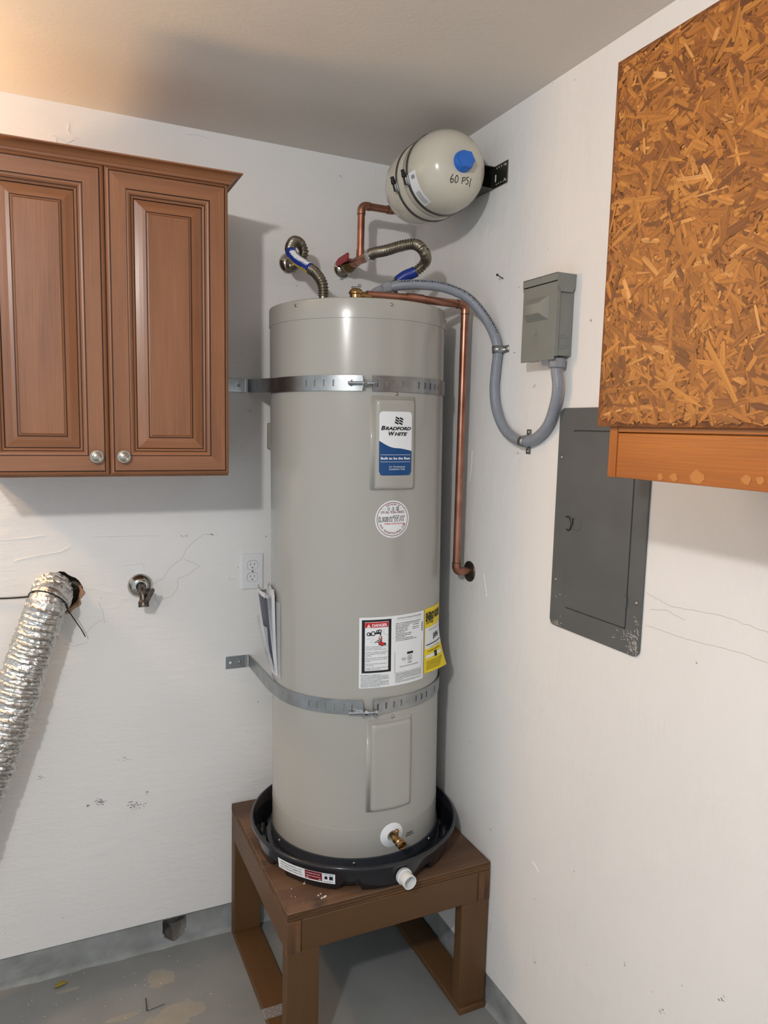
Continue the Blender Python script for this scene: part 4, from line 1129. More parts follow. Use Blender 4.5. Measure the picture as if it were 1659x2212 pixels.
# ================================================================== EXPANSION TANK
def expansion():
    y0, y1, R_ = -.245, -.560, .1055
    t = thing('expansion_tank', 'cream expansion tank with blue cap strapped to right wall near ceiling', 'tank', (EX.x, (y0+y1)/2, EX.z))
    prof = [(.014, 0), (.035, .002), (.058, .009), (.079, .022), (.094, .041), (.102, .062), (R_, .088), (R_, .172), (R_-.0006, .173), (R_-.0006, .175), (R_, .176), (R_, .215)]
    for k in range(1, 15):
        a = PI/2*k/14; prof.append((max(.006, R_*math.cos(a)**.66), .215+.100*math.sin(a)))
    L = abs(y1-y0)
    mk('shell', xf(lathe(prof, 72), (EX.x, y0, EX.z), (0, -1, 0)), 'tank_cream', t, 50)
    def dome_y(r):
        for (ra, za), (rb, zb) in zip(prof[::-1], prof[-2::-1]):
            if ra <= r <= rb: return za+(zb-za)*(r-ra)/(rb-ra)
        return .215
    # blue cap, hexagonal top
    cap = mk('cap', xf(lathe([(.0268, 0), (.0268, .006), (.0255, .018), (.021, .023)], 40), (EX.x, y0-L+.007, EX.z), (0, -1, 0)), 'blue_cap', t, 40, label='blue plastic cap')
    mk('cap_grip', xf(lathe([(.0255, 0), (.0235, .016), (.021, .0195), (.006, .020)], 6), (EX.x, y0-L-.006, EX.z), (0, -1, 0)), 'blue_cap', cap, 20)
    # hand-written pressure
    def st_(P): return P
    ch_ = [[(-.052, .010), (-.058, .002), (-.059, -.006), (-.054, -.011), (-.049, -.008), (-.049, -.003), (-.054, -.001), (-.058, -.004)],
           [(-.037, .009), (-.042, .003), (-.042, -.006), (-.037, -.010), (-.032, -.006), (-.032, .003), (-.037, .009)],
           [(-.012, .005), (-.013, -.004), (-.013, -.010)], [(-.017, .003), (-.009, .006), (-.003, .006), (-.002, .001), (-.008, -.002), (-.014, -.002)],
           [(.012, .009), (.005, .008), (.004, .003), (.009, .001), (.013, -.003), (.010, -.008), (.003, -.008)], [(.023, .008), (.022, -.002), (.022, -.013)]]
    sh = []
    for P in ch_:
        Q = [Vector((x*.72+.012, y*.95-.043, 0)) for x, y in P]
        if len(Q) > 2: Q = catmull(Q, .0015)
        V, F = polyline2([(q.x, q.y) for q in Q], .0019)
        W3 = []
        for x, z in V: W3.append((EX.x+x, y0-dome_y(math.hypot(x, z))-.0007, EX.z+z))
        sh.append((W3, F))
    mk('hand_lettering', join(*sh), 'marker_black', t)
    # paper label behind the front strap
    def cyl(a, y, off): r = R_+off; return (EX.x+r*math.sin(a), y, EX.z+r*math.cos(a))
    aA, aB = -1.72, -2.62; ya, yb = y0-.212, y0-.246
    def lab(u0, u1, v0, v1, off, n=14):
        V = []; F = []
        for i in range(n+1):
            a = aA+(aB-aA)*(u0+(u1-u0)*i/n)
            for v in (v0, v1):
                y = ya+(yb-ya)*v
                rr_ = R_ if y > y0-.215 else R_*math.cos(math.asin(min(1, (abs(y-y0)-.215)/.100)))**.66
                V.append((EX.x+(rr_+off)*math.sin(a), y, EX.z+(rr_+off)*math.cos(a)))
            if i: F.append((2*i-2, 2*i, 2*i+1, 2*i-1))
        return V, F
    lb = mk('paper_label', lab(0, 1, 0, 1, .0010, 24), 'label_white', t, True, label='white product label')
    R = random.Random(4); sm = []
    for k in range(9): sm.append(lab(.10+.011*k, .105+.011*k, .35, .8, .0016, 1))
    for k in range(7):
        u = .55
        while u < .93: w_ = R.uniform(.01, .04); sm.append(lab(u, u+w_, .22+.085*k, .25+.085*k, .0016, 2)); u += w_+.012
    mk('small_print', join(*sm), 'print_black', lb)
    # two band clamps that also run round the bracket
    for yb_ in (y0-.140, y0-.204):
        P = []
        for k in range(73):
            a = 2*PI*k/72; r = R_+.0012
            x, z = r*math.sin(a), r*math.cos(a)
            P.append(Vector((EX.x+x, yb_, EX.z+z)))
        V = []; F = []
        for i, p in enumerate(P):
            nrm = (p-Vector((EX.x, yb_, EX.z))).normalized()
            for dy, o_ in ((-.0045, 0), (.0045, 0), (.0045, .0012), (-.0045, .0012)): V.append(tuple(p+Vector((0, dy, 0))+nrm*o_))
        for i in range(72):
            for k in range(4): F.append((4*i+k, 4*i+(k+1) % 4, 4*i+4+(k+1) % 4, 4*i+4+k))
        b = mk('band_clamp', (V, F), 'galvanized_dark', t, 40)
        a = -1.88; c = Vector((EX.x+(R_+.002)*math.sin(a), yb_, EX.z+(R_+.002)*math.cos(a)))
        nr = Vector((math.sin(a), 0, math.cos(a))); tn = Vector((math.cos(a), 0, -math.sin(a)))
        rot_ = Matrix((Vector((0, -1, 0)), tn, nr)).transposed()
        bk = mk('buckle', xf(join(box(-.0085, .0085, -.012, .014, 0, .0035), box(-.007, .007, -.008, .010, .0035, .009)), c, rot=rot_), 'galvanized', b, bevel=.001)
        mk('clamp_screw', xf(lathe([(.0052, -.030), (.0052, -.021), (.0062, -.020), (.0062, -.012), (.004, -.010), (.004, .008)], 14), c+nr*.008, -tn), 'marker_black', bk, 40)
    # bracket on the wall
    br = thing('tank_bracket', 'dark perforated steel bracket holding expansion tank to right wall', 'bracket', (0, -.47, EX.z))
    zc = 2.382
    plate = mk('wall_plate', box(-.0032, -.0006, -.545, -.25, zc-.029, zc+.029), 'bracket_dark', br, bevel=.0005)
    xw = EX.x+R_
    mk('channel_web', box(xw-.0006, -.003, -.480, -.30, zc-.030, zc-.0275), 'bracket_dark', br, bevel=.0004)
    mk('channel_web', box(xw-.0006, -.003, -.480, -.30, zc+.0275, zc+.030), 'bracket_dark', br, bevel=.0004)
    mk('channel_back', box(xw-.0008, xw+.0014, -.475, -.30, zc-.0285, zc+.0285), 'bracket_dark', br)
    holes = []
    for s_ in (-1, 1):
        for k in range(5): holes.append(xf(lathe([(.0018, 0), (.0018, .0003)], 10), (-.0033, -.494-.011*k, zc+s_*.021), (-1, 0, 0)))
    holes.append(xf(prism(rrect(.005, .020, .0024), 0, .0003, lambda u, v, h: (u, v, h)), (-.0033, -.489, zc-.004), rot=Matrix(((0, 0, -1), (1, 0, 0), (0, 1, 0)))))
    mk('punched_hole', join(*holes), 'label_white', plate)
    for s_ in (-1, 1): inst('screw', screw_me, (-.0040, -.534, zc+s_*.019), (-1, 0, 0), plate)
expansion()

# ================================================================== CONDUIT, CLIPS AND DISCONNECT BOX
BX = dict(y0=-.718, y1=-.852, z0=1.866, z1=2.060, d=.054)
def disconnect():
    y0, y1, z0, z1, d = BX['y0'], BX['y1'], BX['z0'], BX['z1'], BX['d']
    t = thing('disconnect_box', 'small grey steel electrical disconnect box on right wall above the breaker panel', 'electrical box', (0, (y0+y1)/2, z0))
    mk('body', box(-d+.010, 0, y1+.004, y0-.004, z0+.004, z1-.003), 'box_grey', t, bevel=.0015)
    cv = mk('cover', join(box(-d, -d+.0025, y1+.001, y0-.001, z0-.006, z1-.020), box(-d, -d+.012, y1+.0005, y1+.0025, z0+.002, z1-.022), box(-d, -d+.012, y0-.0025, y0-.0005, z0+.002, z1-.022)), 'box_grey', t, bevel=.0008)
    # hood over the top with clipped side ears
    V = []; F = []
    hood = mk('hood', join(box(-d-.0018, .0, y1-.001, y0+.001, z1-.0025, z1), box(-d-.0018, -d+.0005, y1-.001, y0+.001, z1-.018, z1)), 'box_grey', t, bevel=.0008)
    for y in (y1-.0014, y0-.0006):
        pl = [(-.001, z1-.001), (-d, z1-.001), (-d, z1-.026), (-d+.010, z1-.043), (-.012, z1-.043), (-.003, z1-.034)]
        mk('hood_ear', ([(x, y, z) for x, z in pl]+[(x, y+.002, z) for x, z in pl], [tuple(range(6)), tuple(range(11, 5, -1))]+[(i, (i+1) % 6, 6+(i+1) % 6, 6+i) for i in range(6)]), 'box_grey', hood)
    # stamped pull recess in the cover
    u0, u1, v0, v1 = y0-.020, y1+.028, z0+.090, z0+.146
    def q(y, z, x): return (x, y, z)
    x0, xi = -d-.0004, -d-.015
    outer = [(u0, v1), (u1, v1), (u1, v0), (u0, v0)]; inner = [(u0-.006, v1-.016), (u1+.022, v1-.016), (u1+.022, v0+.016), (u0-.006, v0+.016)]
    V = [q(a, b, x0) for a, b in outer]+[q(a, b, xi) for a, b in inner]
    mk('pull_recess', (V, [(0, 1, 5, 4), (1, 2, 6, 5), (2, 3, 7, 6), (3, 0, 4, 7), (4, 5, 6, 7)]), 'box_grey', cv, bevel=.0008)
    # embossed mark
    c = (y0+y1)/2+.006; zc = z0+.045; E_ = []
    def strk(P, wd=.0022):
        V, F = polyline2(P, wd); return [(-d-.0005, c-u, zc+v) for u, v in V], F
    E_.append(strk([(.020*math.cos(k*PI/14), .0125*math.sin(k*PI/14)) for k in range(29)]))
    E_.append(strk([(-.004, .028), (-.004, -.002)])); E_.append(strk([(.003, .028), (.003, -.002)]))
    E_.append(strk([(.012*math.cos(PI+k*PI/8), .008*math.sin(PI+k*PI/8)) for k in range(9)])); E_.append(strk([(-.004, -.016), (-.004, -.024)])); E_.append(strk([(.004, -.016), (.004, -.024)]))
    mk('embossed_mark', join(*E_), 'box_grey', cv)
    # knock-out on the side
    kc = Vector((-.027, y1+.0035, z0+.036))
    for r in (.0165, .0105):
        mk('knockout_ring', xf(lathe([(r-.0006, 0), (r, .0005), (r+.0006, 0)], 32, False, False), kc, (0, -1, 0)), 'box_grey', t)
    inst('screw', screw_me, (-.030, y1-.0012, z1-.036), (0, -1, 0), hood).scale = (.5, .5, .5)
    mk('latch', box(-d+.002, -d+.012, y0-.030, y0-.060, z0-.006, z0+.001), 'box_grey', t)
disconnect()
def conduit():
    CR = .0136
    c0 = Vector((-.318, -.352, 2.012)); bxc = Vector((-.0265, -.829, BX['z0']))
    t = thing('flexible_conduit', 'grey flexible conduit sweeping from heater top down and up to disconnect box', 'conduit', (-.02, -.68, 1.65))
    con = hit(835, 622, 1, -.395)
    pts = [con, hit(868, 616, 1, -.415), hit(910, 615, 1, -.435), hit(960, 621, 1, -.46), hit(1010, 643, 1, -.485), hit(1046, 683, 0, -.036), hit(1067, 722, 0, -.022), hit(1075, 757, 0, -.0155), hit(1071, 800, 0, -.0155), hit(1068, 840, 0, -.0155), hit(1072, 882, 0, -.0155), hit(1087, 922, 0, -.0155), hit(1108, 944, 0, -.0155), hit(1133, 954, 0, -.0155), hit(1160, 945, 0, -.0155), hit(1184, 918, 0, -.018), hit(1199, 875, 0, -.022), hit(1205, 835, 0, -.0255), bxc+Vector((0, 0, -.03)), bxc]
    P = resample(catmull(pts, .003), .0013)
    mk('jacket', tube(P, lambda s, i: CR+.00022*math.sin(2*PI*s/.0052), 24), 'conduit_grey', t, True)
    # printed legend along the first stretch
    R = random.Random(6); pr_ = []; n = len(P); i = int(.035*n)
    while i < int(.36*n):
        L = R.randint(1, 4); a, b = P[i], P[i+L]; dv = (b-a).normalized()
        nrm = (CAM-a); nrm = (nrm-dv*nrm.dot(dv)).normalized(); side = dv.cross(nrm)
        if side.z < 0: side = -side
        V = []
        for c_ in (a, b):
            for an in (36, 50): q = math.radians(an); V.append(tuple(c_+(nrm*math.cos(q)+side*math.sin(q))*(CR+.0006)))
        pr_.append((V, [(0, 2, 3, 1)])); i += L+R.choice((1, 1, 2, 3))
    mk('printed_legend', join(*pr_), 'print_black', t)
    # 90-degree fitting on the tank
    d = (P[3]-P[0]).normalized()
    E_ = catmull([c0, c0+Vector((0, -.004, .022)), c0+Vector((.012, -.014, .046)), con-d*.006], .003)
    f = mk('elbow_fitting', tube(E_, .0128, 24), 'fitting_grey', t, 60)
    mk('fitting_flange', xf(lathe([(.022, 0), (.022, .003), (.019, .005), (.014, .006)], 28), c0+Vector((0, 0, .001))), 'galvanized', f, 40)
    mk('compression_nut', xf(lathe([(.0165, -.010), (.0185, -.008), (.0185, .010), (.017, .0135), (.0145, .014)], 10), con, d), 'fitting_grey', f, 30)
    f2 = mk('box_connector', xf(lathe([(.0150, 0), (.0195, .002), (.0205, .005), (.0205, .021), (.019, .023), (.014, .024)], 8), bxc+Vector((0, 0, -.024))), 'fitting_grey', t, 30)
    return P
CP = conduit()
def clip(name, label, px, py, two):
    c = hit(px, py, 0, -.0155); i = min(range(len(CP)), key=lambda k: (CP[k]-c).length); c = CP[i]; d = (CP[i+2]-CP[i-2]).normalized()
    side = d.cross(Vector((1, 0, 0))).normalized()
    if (side.y > 0 and abs(side.y) > .5) or (abs(side.y) <= .5 and side.z < 0): side = -side
    t = thing(name, label, 'clip', (0, c.y, c.z)); r = .0148; hw = .0095
    V = []; F = []
    path = []
    rng = range(0, 13)
    for k in rng:
        a = PI*k/12; path.append(Vector((-.0155-r*math.sin(a), 0, 0)) + side*(r*math.cos(a)))
    path[0].x = path[-1].x = -.0012
    if two: path = [Vector((-.0012, 0, 0))+side*(r+.017)]+[Vector((-.0012, 0, 0))+side*(r+.003)]+path[1:-1]+[Vector((-.0012, 0, 0))-side*(r+.003)]+[Vector((-.0012, 0, 0))-side*(r+.017)]
    else: path = [Vector((-.0012, 0, 0))+side*(r+.018)]+[Vector((-.0012, 0, 0))+side*(r+.003)]+path[1:]
    for p in path:
        q = Vector((p.x, c.y+p.y, c.z+p.z))
        for s_ in (-1, 1): V.append(tuple(q+d*hw*s_))
    for k in range(len(path)-1): F.append((2*k, 2*k+1, 2*k+3, 2*k+2))
    o = mk('strap_band', (V, F), 'galvanized', t, 40)
    m = o.modifiers.new('solid', 'SOLIDIFY'); m.thickness = .0012; m.offset = 0
    for s_ in ((1, -1) if two else (1,)):
        q = Vector((-.0022, c.y, c.z))+side*(r+.010)*s_
        inst('screw', screw_me, q, (-1, 0, 0), t)
clip('conduit_clip', 'one-hole galvanized clip holding the conduit beside the discharge pipe', 1073, 757, False)
clip('conduit_clip', 'two-hole galvanized clip holding the conduit at bottom of its loop', 1132, 954, True)

# ================================================================== BREAKER PANEL
def breaker():
    y0, y1, z0, z1 = -.824, -1.131, 1.212, 1.748
    t = thing('breaker_panel', 'dark grey breaker panel cover set flush in the right wall', 'electrical panel', (0, (y0+y1)/2, z0))
    cy, cz = (y0+y1)/2, (z0+z1)/2; w_, h_ = y0-y1, z1-z0
    to = lambda u, v, hh: (-hh, cy-u, cz+v)
    dw, dh = .204, .425; du, dv = .006, -.0
    A = rrect(w_, h_, .018, 6); B = [(u+du, v+dv) for u, v in rrect(dw+.0044, dh+.0044, .004, 6)]; n = len(A)
    V = [to(u, v, hh) for P, hh in ((A, 0), (A, .0055), (B, .0055), (B, 0)) for u, v in P]
    mk('cover_plate', (V, [(r*n+k, r*n+(k+1) % n, (r+1) % 4*n+(k+1) % n, (r+1) % 4*n+k) for r in range(4) for k in range(n)]), 'panel_grey', t, bevel=.0012)
    # the door stands in its opening with an open joint all round
    mk('door_joint', prism([(u+du, v+dv) for u, v in rrect(dw+.006, dh+.006, .004)], .0001, .0008, to), 'panel_grey', t)
    d = mk('door', prism([(u+du, v+dv) for u, v in rrect(dw, dh, .003)], .0006, .0072, to), 'panel_grey', t, bevel=.0008)
    # hinge and pull ring
    mk('hinge', tube([to(du+dw/2+.001, -.142, .0085), to(du+dw/2+.001, -.166, .0085)], .0032, 12), 'panel_grey', d, 40)
    pc = hit(1231, 1131, 0, -.009)
    P = [Vector((-.0105-.002*math.sin(a_), pc.y+.013*math.cos(a_)*.9+.006, pc.z+.017*math.sin(a_))) for a_ in [math.radians(60+k*12) for k in range(21)]]
    mk('pull_ring', tube(P, .0014, 10), 'black_wire', d, True, label='black wire pull ring')
    mk('ring_staple', box(-.012, -.007, pc.y-.010, pc.y-.006, pc.z-.003, pc.z+.014), 'galvanized_dark', d, bevel=.0008)
    mk('ring_scar', xf(lathe([(.0150, 0), (.0155, .0004), (.0162, 0)], 36, False, False), (-.0079, pc.y-.022, pc.z), (-1, 0, 0)), 'panel_grey', d)
    for px, py in ((1214, 988), (1201, 1251), (1375, 1303)):
        p = hit(px, py, 0, -.0055); inst('screw', screw_me, p, (-1, 0, 0), t)
    # old white paint smeared over lower corners
    rd = random.Random(3); S_ = []
    for px, py, n, sx, sy in ((1197, 1350, 60, 7, 8), (1373, 1405, 110, 9, 16), (1352, 1372, 30, 18, 5), (1378, 1360, 18, 4, 18), (1222, 1285, 10, 10, 6)):
        for k in range(n):
            p = hit(px+rd.gauss(0, sx), py+rd.gauss(0, sy), 0, -.0058)
            if not (y1+.004 < p.y < y0-.004 and z0+.003 < p.z < z1): continue
            L = rd.uniform(.0008, .006); wd = rd.uniform(.0004, .0011); a = rd.uniform(-.5, .5)+(1.2 if k % 3 else 0)
            V = [(-.0063, p.y+u*math.cos(a)-v*math.sin(a), p.z+u*math.sin(a)+v*math.cos(a)) for u, v in ((-L, -wd), (L, -wd*.4), (L*.9, wd*.6), (-L*.7, wd))]
            S_.append((V, [(0, 1, 2, 3)]))
    mk('paint_smear', join(*S_), 'crack_grey', t)
breaker()

# ================================================================== HONEY-COLOURED CABINET WITH OSB SHEET on the right wall
def osb_cabinet():
    XF = -.306; ya = hit(1313, 1000, 0, XF).y; yb = -2.05
    zb = hit(1313, 1030, 0, XF).z; z_osb = hit(1298, 921, 0, XF-.0125).z; zt = hit(1327, 140, 0, XF-.0125).z
    y_osb = hit(1312, 530, 0, XF-.0125).y
    t = thing('hanging_cabinet', 'honey-stained wooden cabinet on right wall with an OSB sheet over its front', 'cabinet', (0, (ya+yb)/2, zb))
    mk('side_board', box(XF, 0, ya-.0185, ya, zb, zt-.01), 'honey_wood_z', t, bevel=.001)
    mk('side_board', box(XF, 0, yb, yb+.0185, zb, zt-.01), 'honey_wood_z', t, bevel=.001)
    mk('bottom_rail', box(XF+.0015, XF+.0195, yb+.0185, ya-.0187, zb+.0005, z_osb-.010), 'honey_wood_y', t, bevel=.0008)
    mk('bottom_shelf', box(XF+.0006, 0, yb+.0185, ya-.0187, z_osb-.0085, z_osb+.008), 'honey_wood_y', t, bevel=.0008)
    mk('top_board', box(XF, 0, yb+.0185, ya-.0187, zt-.03, zt-.012), 'honey_wood_y', t)
    mk('back_board', box(-.006, 0, yb+.0185, ya-.0187, zb, zt-.03), 'honey_wood_y', t)
    # worn spots along the lower edge of the rail
    rd = random.Random(1); S_ = []
    for px, py, s_ in ((1425, 1030, .012), (1455, 1031, .016), (1505, 1030, .022), (1610, 1036, .016), (1640, 1038, .012)):
        p = hit(px, py, 0, XF); n = 9
        V = [(XF+.0010, p.y+s_*.6*math.cos(2*PI*k/n)*rd.uniform(.6, 1.1), p.z+s_*.5*math.sin(2*PI*k/n)*rd.uniform(.6, 1.1)) for k in range(n)]
        mk('worn_patch', (V, [tuple(range(n))]), 'worn_wood', t)
    # OSB sheet
    x0, x1 = XF-.0115, XF-.0002
    sh = mk('osb_sheet', box(x0, x1, yb, y_osb, z_osb, zt), 'osb_base', t, label='orange-brown oriented strand board sheet')
    rt = t.location; R = random.Random(21)
    def strand(L, W_):
        n = 5; up = []; dn = []
        for k in range(n):
            f = k/(n-1); e = min(1, .35+R.random()*.5) if k in (0, n-1) else 1
            up.append(((f-.5)*L+R.uniform(-.04, .04)*L*(k in (0, n-1)), W_*.5*e*R.uniform(.85, 1.1)))
            dn.append(((f-.5)*L+R.uniform(-.04, .04)*L*(k in (0, n-1)), -W_*.5*e*R.uniform(.85, 1.1)))
        return up+dn[::-1]
    def clipbox(c, ang, L, W_):
        ext_y = abs(math.cos(ang))*L/2+abs(math.sin(ang))*W_/2; ext_z = abs(math.sin(ang))*L/2+abs(math.cos(ang))*W_/2
        return y_osb-.001-ext_y > c[0] > yb+.001+ext_y and z_osb+.001+ext_z < c[1] < zt-.001-ext_z
    # many small flakes, one joined part
    V = []; F = []; UV = []
    count = 0
    yv = -1.72
    while count < 6000:
        L = R.uniform(.012, .06); W_ = R.uniform(.002, .011); ang = R.choice((R.gauss(0, .5), R.uniform(-1.6, 1.6), R.gauss(.9, .4)))
        c = (R.uniform(yv, y_osb), R.uniform(z_osb, zt))
        if not clipbox(c, ang, L, W_): continue
        P = strand(L, W_); k = len(V); x = x0-.0002-R.random()*.0022; ou, ov = R.random()*5, R.random()*5
        tl = R.uniform(-.012, .012)
        for u, v in P:
            V.append((x+u*tl-rt.x, c[0]+u*math.cos(ang)-v*math.sin(ang)-rt.y, c[1]+u*math.sin(ang)+v*math.cos(ang)-rt.z)); UV.append((u+ou, v+ov))
        F.append(tuple(range(k, k+10))); count += 1
    me = bpy.data.meshes.new('wood_flakes'); me.from_pydata(V, [], F); me.materials.append(MATS['osb_flakes'])
    uvl = me.uv_layers.new(name='UVMap')
    for lp in me.loops: uvl.data[lp.index].uv = UV[lp.vertex_index]
    o = link('wood_flakes', me, sh); o['kind'] = 'stuff'
    # the large strands that can be told apart
    meshes = []
    for q in range(24):
        L = R.choice((.045, .055, .07, .085, .10, .05)); W_ = R.choice((.007, .009, .012, .016, .021)) if L < .07 else R.choice((.007, .010))
        P = strand(L, W_); n = len(P); th = .0007
        V = [(u, v, 0) for u, v in P]+[(u, v, th) for u, v in P]
        F = [tuple(range(n-1, -1, -1)), tuple(range(n, 2*n))]+[(i, (i+1) % n, n+(i+1) % n, n+i) for i in range(n)]
        me = bpy.data.meshes.new('wood_strand'); me.from_pydata(V, [], F); me.materials.append(MATS['osb_strand'])
        ul = me.uv_layers.new(name='UVMap'); ou, ov = R.random()*5, R.random()*5
        for lp in me.loops: co = me.vertices[lp.vertex_index].co; ul.data[lp.index].uv = (co.x+ou, co.y+ov)
        meshes.append((me, L, W_))
    cnt = 0
    while cnt < 250:
        me, L, W_ = R.choice(meshes); ang = R.choice((R.gauss(0, .45), R.uniform(-1.6, 1.6), R.gauss(.9, .5)))
        c = (R.uniform(yv, y_osb), R.uniform(z_osb, zt))
        if not clipbox(c, ang, L, W_): continue
        o = link('wood_strand', me, sh)
        # local x along the grain, local z out of the board
        ex = Vector((0, math.cos(ang), math.sin(ang))); ez = Vector((-1, 0, 0)); ey = ez.cross(ex)
        Mx = Matrix((ex, ey, ez)).transposed().to_4x4(); Mx.translation = Vector((x0-.0003-R.random()*.0014, c[0], c[1]))-rt
        o.matrix_local = Mx; cnt += 1
osb_cabinet()

# ================================================================== OUTLET
def outlet():
    a = hit(523, 1197, 1, 0); b = hit(566, 1199, 1, 0); c = hit(522, 1272, 1, 0)
    cx, cz = (a.x+b.x)/2, (a.z+c.z)/2
    t = thing('wall_outlet', 'white duplex wall outlet with cover plate on back wall left of heater', 'outlet', (cx, 0, cz-.057))
    to = lambda u, v, h: (cx+u, -h, cz+v)
    pl = mk('cover_plate', prism(rrect(.069, .114, .003), 0, .005, to), 'plate_white', t)
    outs = []
    for s_ in (-1, 1):
        zc = s_*.0195
        P = []
        for k in range(32):
            an = 2*PI*k/32; P.append((.0172*math.cos(an), max(-.0143, min(.0143, .0172*math.sin(an)))+zc))
        outs.append((zc, P))
    cut(pl, [prism([(u*1.045, (v-zc)*1.045+zc) for u, v in P], .0008, .02, to) for zc, P in outs]); add_bevel(pl, .0012)
    for zc, P in outs:
        holes = []
        for u, h_ in ((-.0064, .0078), (.0064, .0066)): holes.append([(u-.0011, zc+.0035-h_/2), (u+.0011, zc+.0035-h_/2), (u+.0011, zc+.0035+h_/2), (u-.0011, zc+.0035+h_/2)])
        holes.append([(.0026*math.cos(2*PI*k/14), zc-.0078+max(-.0018, .0026*math.sin(2*PI*k/14))) for k in range(14)])
        r = mk('receptacle', prism(P, .0006, .0066, to), 'plate_white', t)
        cut(r, [prism(h, .0012, .02, to) for h in holes])
        # brass contacts at the bottom of the slots
        for k, h in enumerate(holes): mk('ground_contact' if k == 2 else 'slot_contact', prism(h, .0010, .0016, to), 'brass_old', r)
    inst('screw', screw_me, (cx, -.0050, cz), (0, -1, 0), t).scale = (.7, .7, .7)
outlet()

# ================================================================== HOSE BIBB
def bibb():
    e = hit(303, 1265, 1, 0)
    t = thing('hose_bibb', 'old chrome hose bibb with round flange on back wall beside foil duct', 'faucet', e)
    escutcheon('', e+Vector((0, -.0002, 0)), (0, -1, 0), .0365, 'chrome', .018, t, 'flange')
    P = catmull([e, e+Vector((0, -.030, 0)), e+Vector((.001, -.046, -.006)), e+Vector((.002, -.056, -.022)), e+Vector((.002, -.060, -.036))], .003)
    b = mk('body', tube(P, .0115, 20), 'bronze_dark', t, 60)
    sp_ = e+Vector((.002, -.060, -.040)); dn = Vector((0, -.25, -1)).normalized()
    mk('spout', xf(lathe([(.0125, -.008), (.0150, -.004), (.0155, .008), (.0150, .012), (.0120, .012), (.0115, .0)], 28), sp_, dn), 'bronze_dark', b, 40)
    mk('bonnet', xf(lathe([(.010, 0), (.010, .012), (.013, .013), (.013, .020), (.007, .022), (.005, .034)], 16), e+Vector((.006, -.048, -.006)), Vector((.35, -.9, -.1))), 'bronze_dark', t, 40)
    q = e+Vector((.016, -.080, -.016))
    hs = prism(rrect(.050, .013, .006), -.003, .003, lambda u, v, h: (v, h, u))
    mk('tee_handle', xf(hs, q, rot=Matrix.Rotation(math.radians(27), 3, 'Y')), 'bronze_dark', t, bevel=.002)
bibb()

# ================================================================== FOIL DUCT with its zip tie, and the black cable
def duct():
    hx, hz = VENT
    c = hit(112, 1277, 1, 0)
    R = random.Random(17)
    pts = [Vector((c.x, .006, c.z)), Vector((c.x, -.02, c.z)), Vector((c.x-.004, -.058, c.z-.008)), hit(101, 1308, 1, -.080), hit(83, 1360, 1, -.082), hit(56, 1440, 1, -.082), hit(30, 1525, 1, -.084), hit(-4, 1620, 1, -.088), hit(-46, 1730, 1, -.095), hit(-100, 1860, 1, -.125), Vector((-1.56, -.22, .22)), Vector((-1.68, -.30, .085)), Vector((-1.86, -.36, .072))]
    t = thing('foil_duct', 'crinkled silver foil dryer duct hanging from vent hole in back wall', 'duct', c)
    P = resample(catmull(pts, .002), .0021)
    pitch = .0235
    def rad(s, i):
        f = (s % pitch)/pitch
        g = .0525+.0046*math.exp(-((f-.5)/.09)**2)+.0016*math.exp(-((f-.0)/.1)**2)
        return g*(.98+.12*min(1, max(0, s-.12)/.30))
    N = 72
    def jit(i, k):
        a = 2*PI*k/N; return .0042*mnoise.noise((math.cos(a)*4.4, math.sin(a)*4.4, i*.16)) + .0030*mnoise.noise((math.cos(a)*9, math.sin(a)*9, i*.34+7))
    mk('duct_tube', tube(P, rad, N, False, jit), 'foil', t, 55)
    # black tie round the duct near the wall
    i = min(range(len(P)), key=lambda k: (P[k]-hit(101, 1300, 1, -.075)).length)
    d = (P[i+3]-P[i-3]).normalized(); Fm = frame_to(d)
    ring = [P[i]+Fm @ Vector((.0545*math.cos(2*PI*k/48), .0545*math.sin(2*PI*k/48), 0)) for k in range(49)]
    z = mk('cable_tie', tube(ring, .0017, 8), 'black_wire', t, True, label='black cable tie with a loose tail')
    mk('tie_tail', tube(catmull([hit(142, 1312, 1, -.07), hit(160, 1337, 1, -.055), hit(177, 1362, 1, -.035), hit(184, 1375, 1, -.025)], .006), .0016, 8), 'black_wire', z, True)
    mk('tie_tail', tube([hit(141, 1282, 1, -.045), hit(168, 1269, 1, -.028)], .0015, 8), 'black_wire', z, True)
    # cable behind the duct
    o = thing('black_cable', 'thin black cable running along back wall behind the foil duct', 'cable', hit(30, 1292, 1, 0))
    mk('cable_jacket', tube(catmull([hit(-90, 1293, 1, -.004), hit(-20, 1293, 1, -.006), hit(20, 1292, 1, -.006), hit(60, 1289, 1, -.008), hit(95, 1285, 1, -.004), Vector((hx-.02, .02, hz))], .006), .0023, 10), 'black_wire', o, True)
duct()

# ================================================================== SMALL THINGS
def nail(px, py, label):
    p = hit(px, py, 0, 0); d = Vector((-1, -.25, .28)).normalized()
    o = mk('nail', xf(lathe([(.0013, -.006), (.0013, .024), (.0035, .0245), (.0035, .026)], 12), p, d), 'black_wire', smooth=40); tag(o, label, 'nail')
nail(1087, 602, 'dark nail sticking out of right wall above the conduit clip')
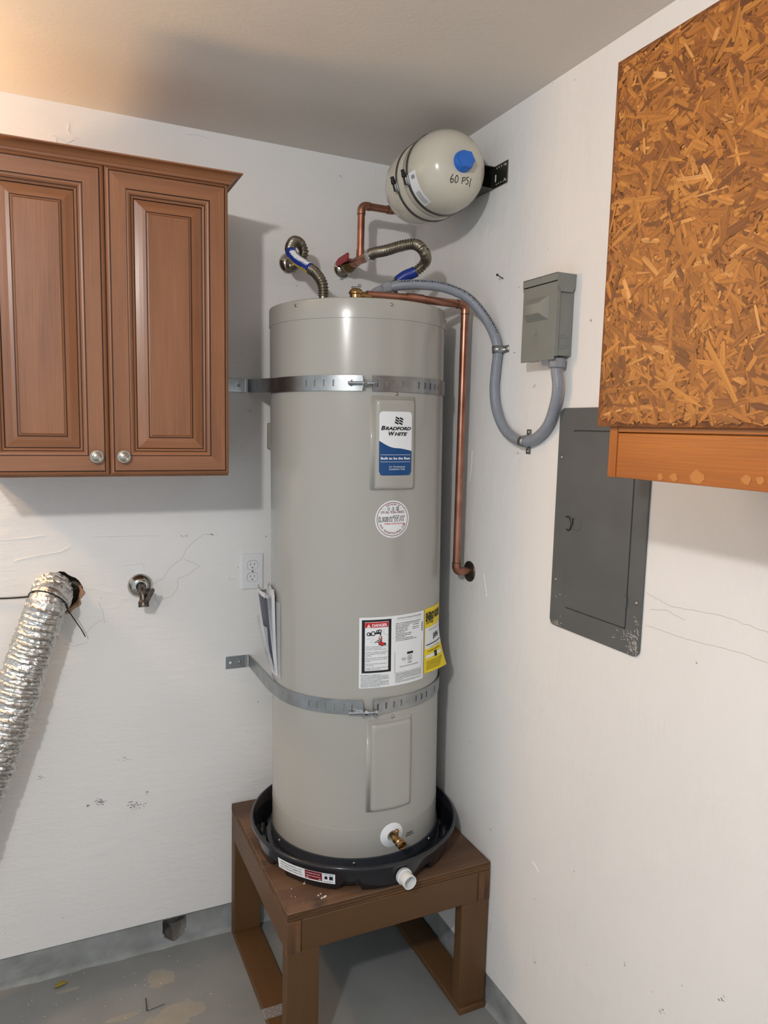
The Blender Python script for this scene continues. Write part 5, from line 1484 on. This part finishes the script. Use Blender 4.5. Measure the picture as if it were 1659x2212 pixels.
# dried leaf on the floor
p = hit(131, 2130, 2, .0)
V = []; F = []
for i in range(9):
    f = i/8; w_ = .010*math.sin(PI*min(1, .08+f*.92))**.8
    for s_ in (-1, 0, 1): V.append((p.x+(f-.5)*.036+s_*w_*.4, p.y+s_*w_, .002+.006*abs(s_)*math.sin(PI*f)+.004*f*f))
    if i:
        for k in range(2): F.append((3*i-3+k, 3*i+k, 3*i+1+k, 3*i-2+k))
o = mk('dried_leaf', (V, F), 'leaf_yellow', smooth=True); tag(o, 'small curled yellow leaf lying on the grey floor', 'leaf')
md = o.modifiers.new('solid', 'SOLIDIFY'); md.thickness = .0008
# splinter stuck upright in the floor joint
a = hit(317, 2183, 2, 0)
o = mk('wood_splinter', tube([a+Vector((0, 0, -.002)), a+Vector((-.002, .002, .038))], .0022, 6), 'scuff_dark'); tag(o, 'thin dark splinter standing up in a crack of the floor', 'splinter')
def floor_crack(pts, wd):
    Q = []
    for (x, y) in pts: q = hit(x, y, 2, 0); Q.append((q.x, q.y))
    V, F = polyline2(Q, wd); return [(u, v, .0006) for u, v in V], F
FL = bpy.data.objects['floor']
mk('floor_crack', floor_crack([(318, 2184), (335, 2178), (356, 2169)], .004), 'scuff_dark', FL)
mk('floor_crack', floor_crack([(70, 2110), (100, 2103), (130, 2095)], .003), 'scuff_dark', FL)
# clear tape strip with printed dashes caught under the front post
def tape():
    a = hit(556, 2162, 2, .0); 
    t = thing('tape_strip', 'clear plastic strip printed with black dashes lying by front post of stand', 'tape', (a.x, a.y, 0))
    y = -.395; V = []; F = []
    def pt(f, v, off=0):
        x = -.628+f*.105; z = .0012+(.034*max(0, (.18-f)/.18)**2) + (.0195 if f > .14 else .0195*max(0, (f-.02)/.12)**2 if f > .02 else 0)*1.0
        return (x+.006*max(0, (.15-f)/.15)*v*0, y-.04*v+.02*max(0, .2-f)*2, z+off)
    n = 24
    for i in range(n+1): V += [pt(i/n, 0), pt(i/n, 1)]
    for i in range(n): F.append((2*i, 2*i+2, 2*i+3, 2*i+1))
    mk('plastic_film', (V, F), 'clear_plastic', t, True)
    S_ = []
    for r in range(6):
        f = .0+.02*(r % 2)
        while f < .98:
            g = min(1, f+.16+.05*(r % 3)); V = []; F = []
            m_ = 8
            for i in range(m_+1):
                ff = f+(g-f)*i/m_; V += [pt(ff, .06+.17*r, .0006), pt(ff, .085+.17*r, .0006)]
                if i: F.append((2*i-2, 2*i, 2*i+1, 2*i-1))
            S_.append((V, F)); f = g+.05
    mk('printed_dashes', join(*S_), 'print_black', t)
tape()
# grit on the floor near the walls
rd = random.Random(31); S_ = []
for i in range(60):
    px, py = rd.uniform(0, 500), rd.uniform(2030, 2210)
    if i > 110: px, py = rd.uniform(690, 1090), rd.uniform(2110, 2212)
    p = hit(px, py, 2, 0)
    if p.y > -.01 or p.x > -.02 or (p.x > -.63 and p.y > -.63): continue
    s_ = rd.uniform(.0005, .0013); S_.append(xf(box(-s_, s_, -s_*.7, s_*.7, -.0005, s_*.6), (p.x, p.y, 0), rot=Matrix.Rotation(rd.uniform(0, 3), 3, 'Z')))
o = mk('floor_grit', join(*S_), 'crack_light'); tag(o, 'pale grit and plaster specks strewn over the grey floor', 'debris'); o['kind'] = 'stuff'
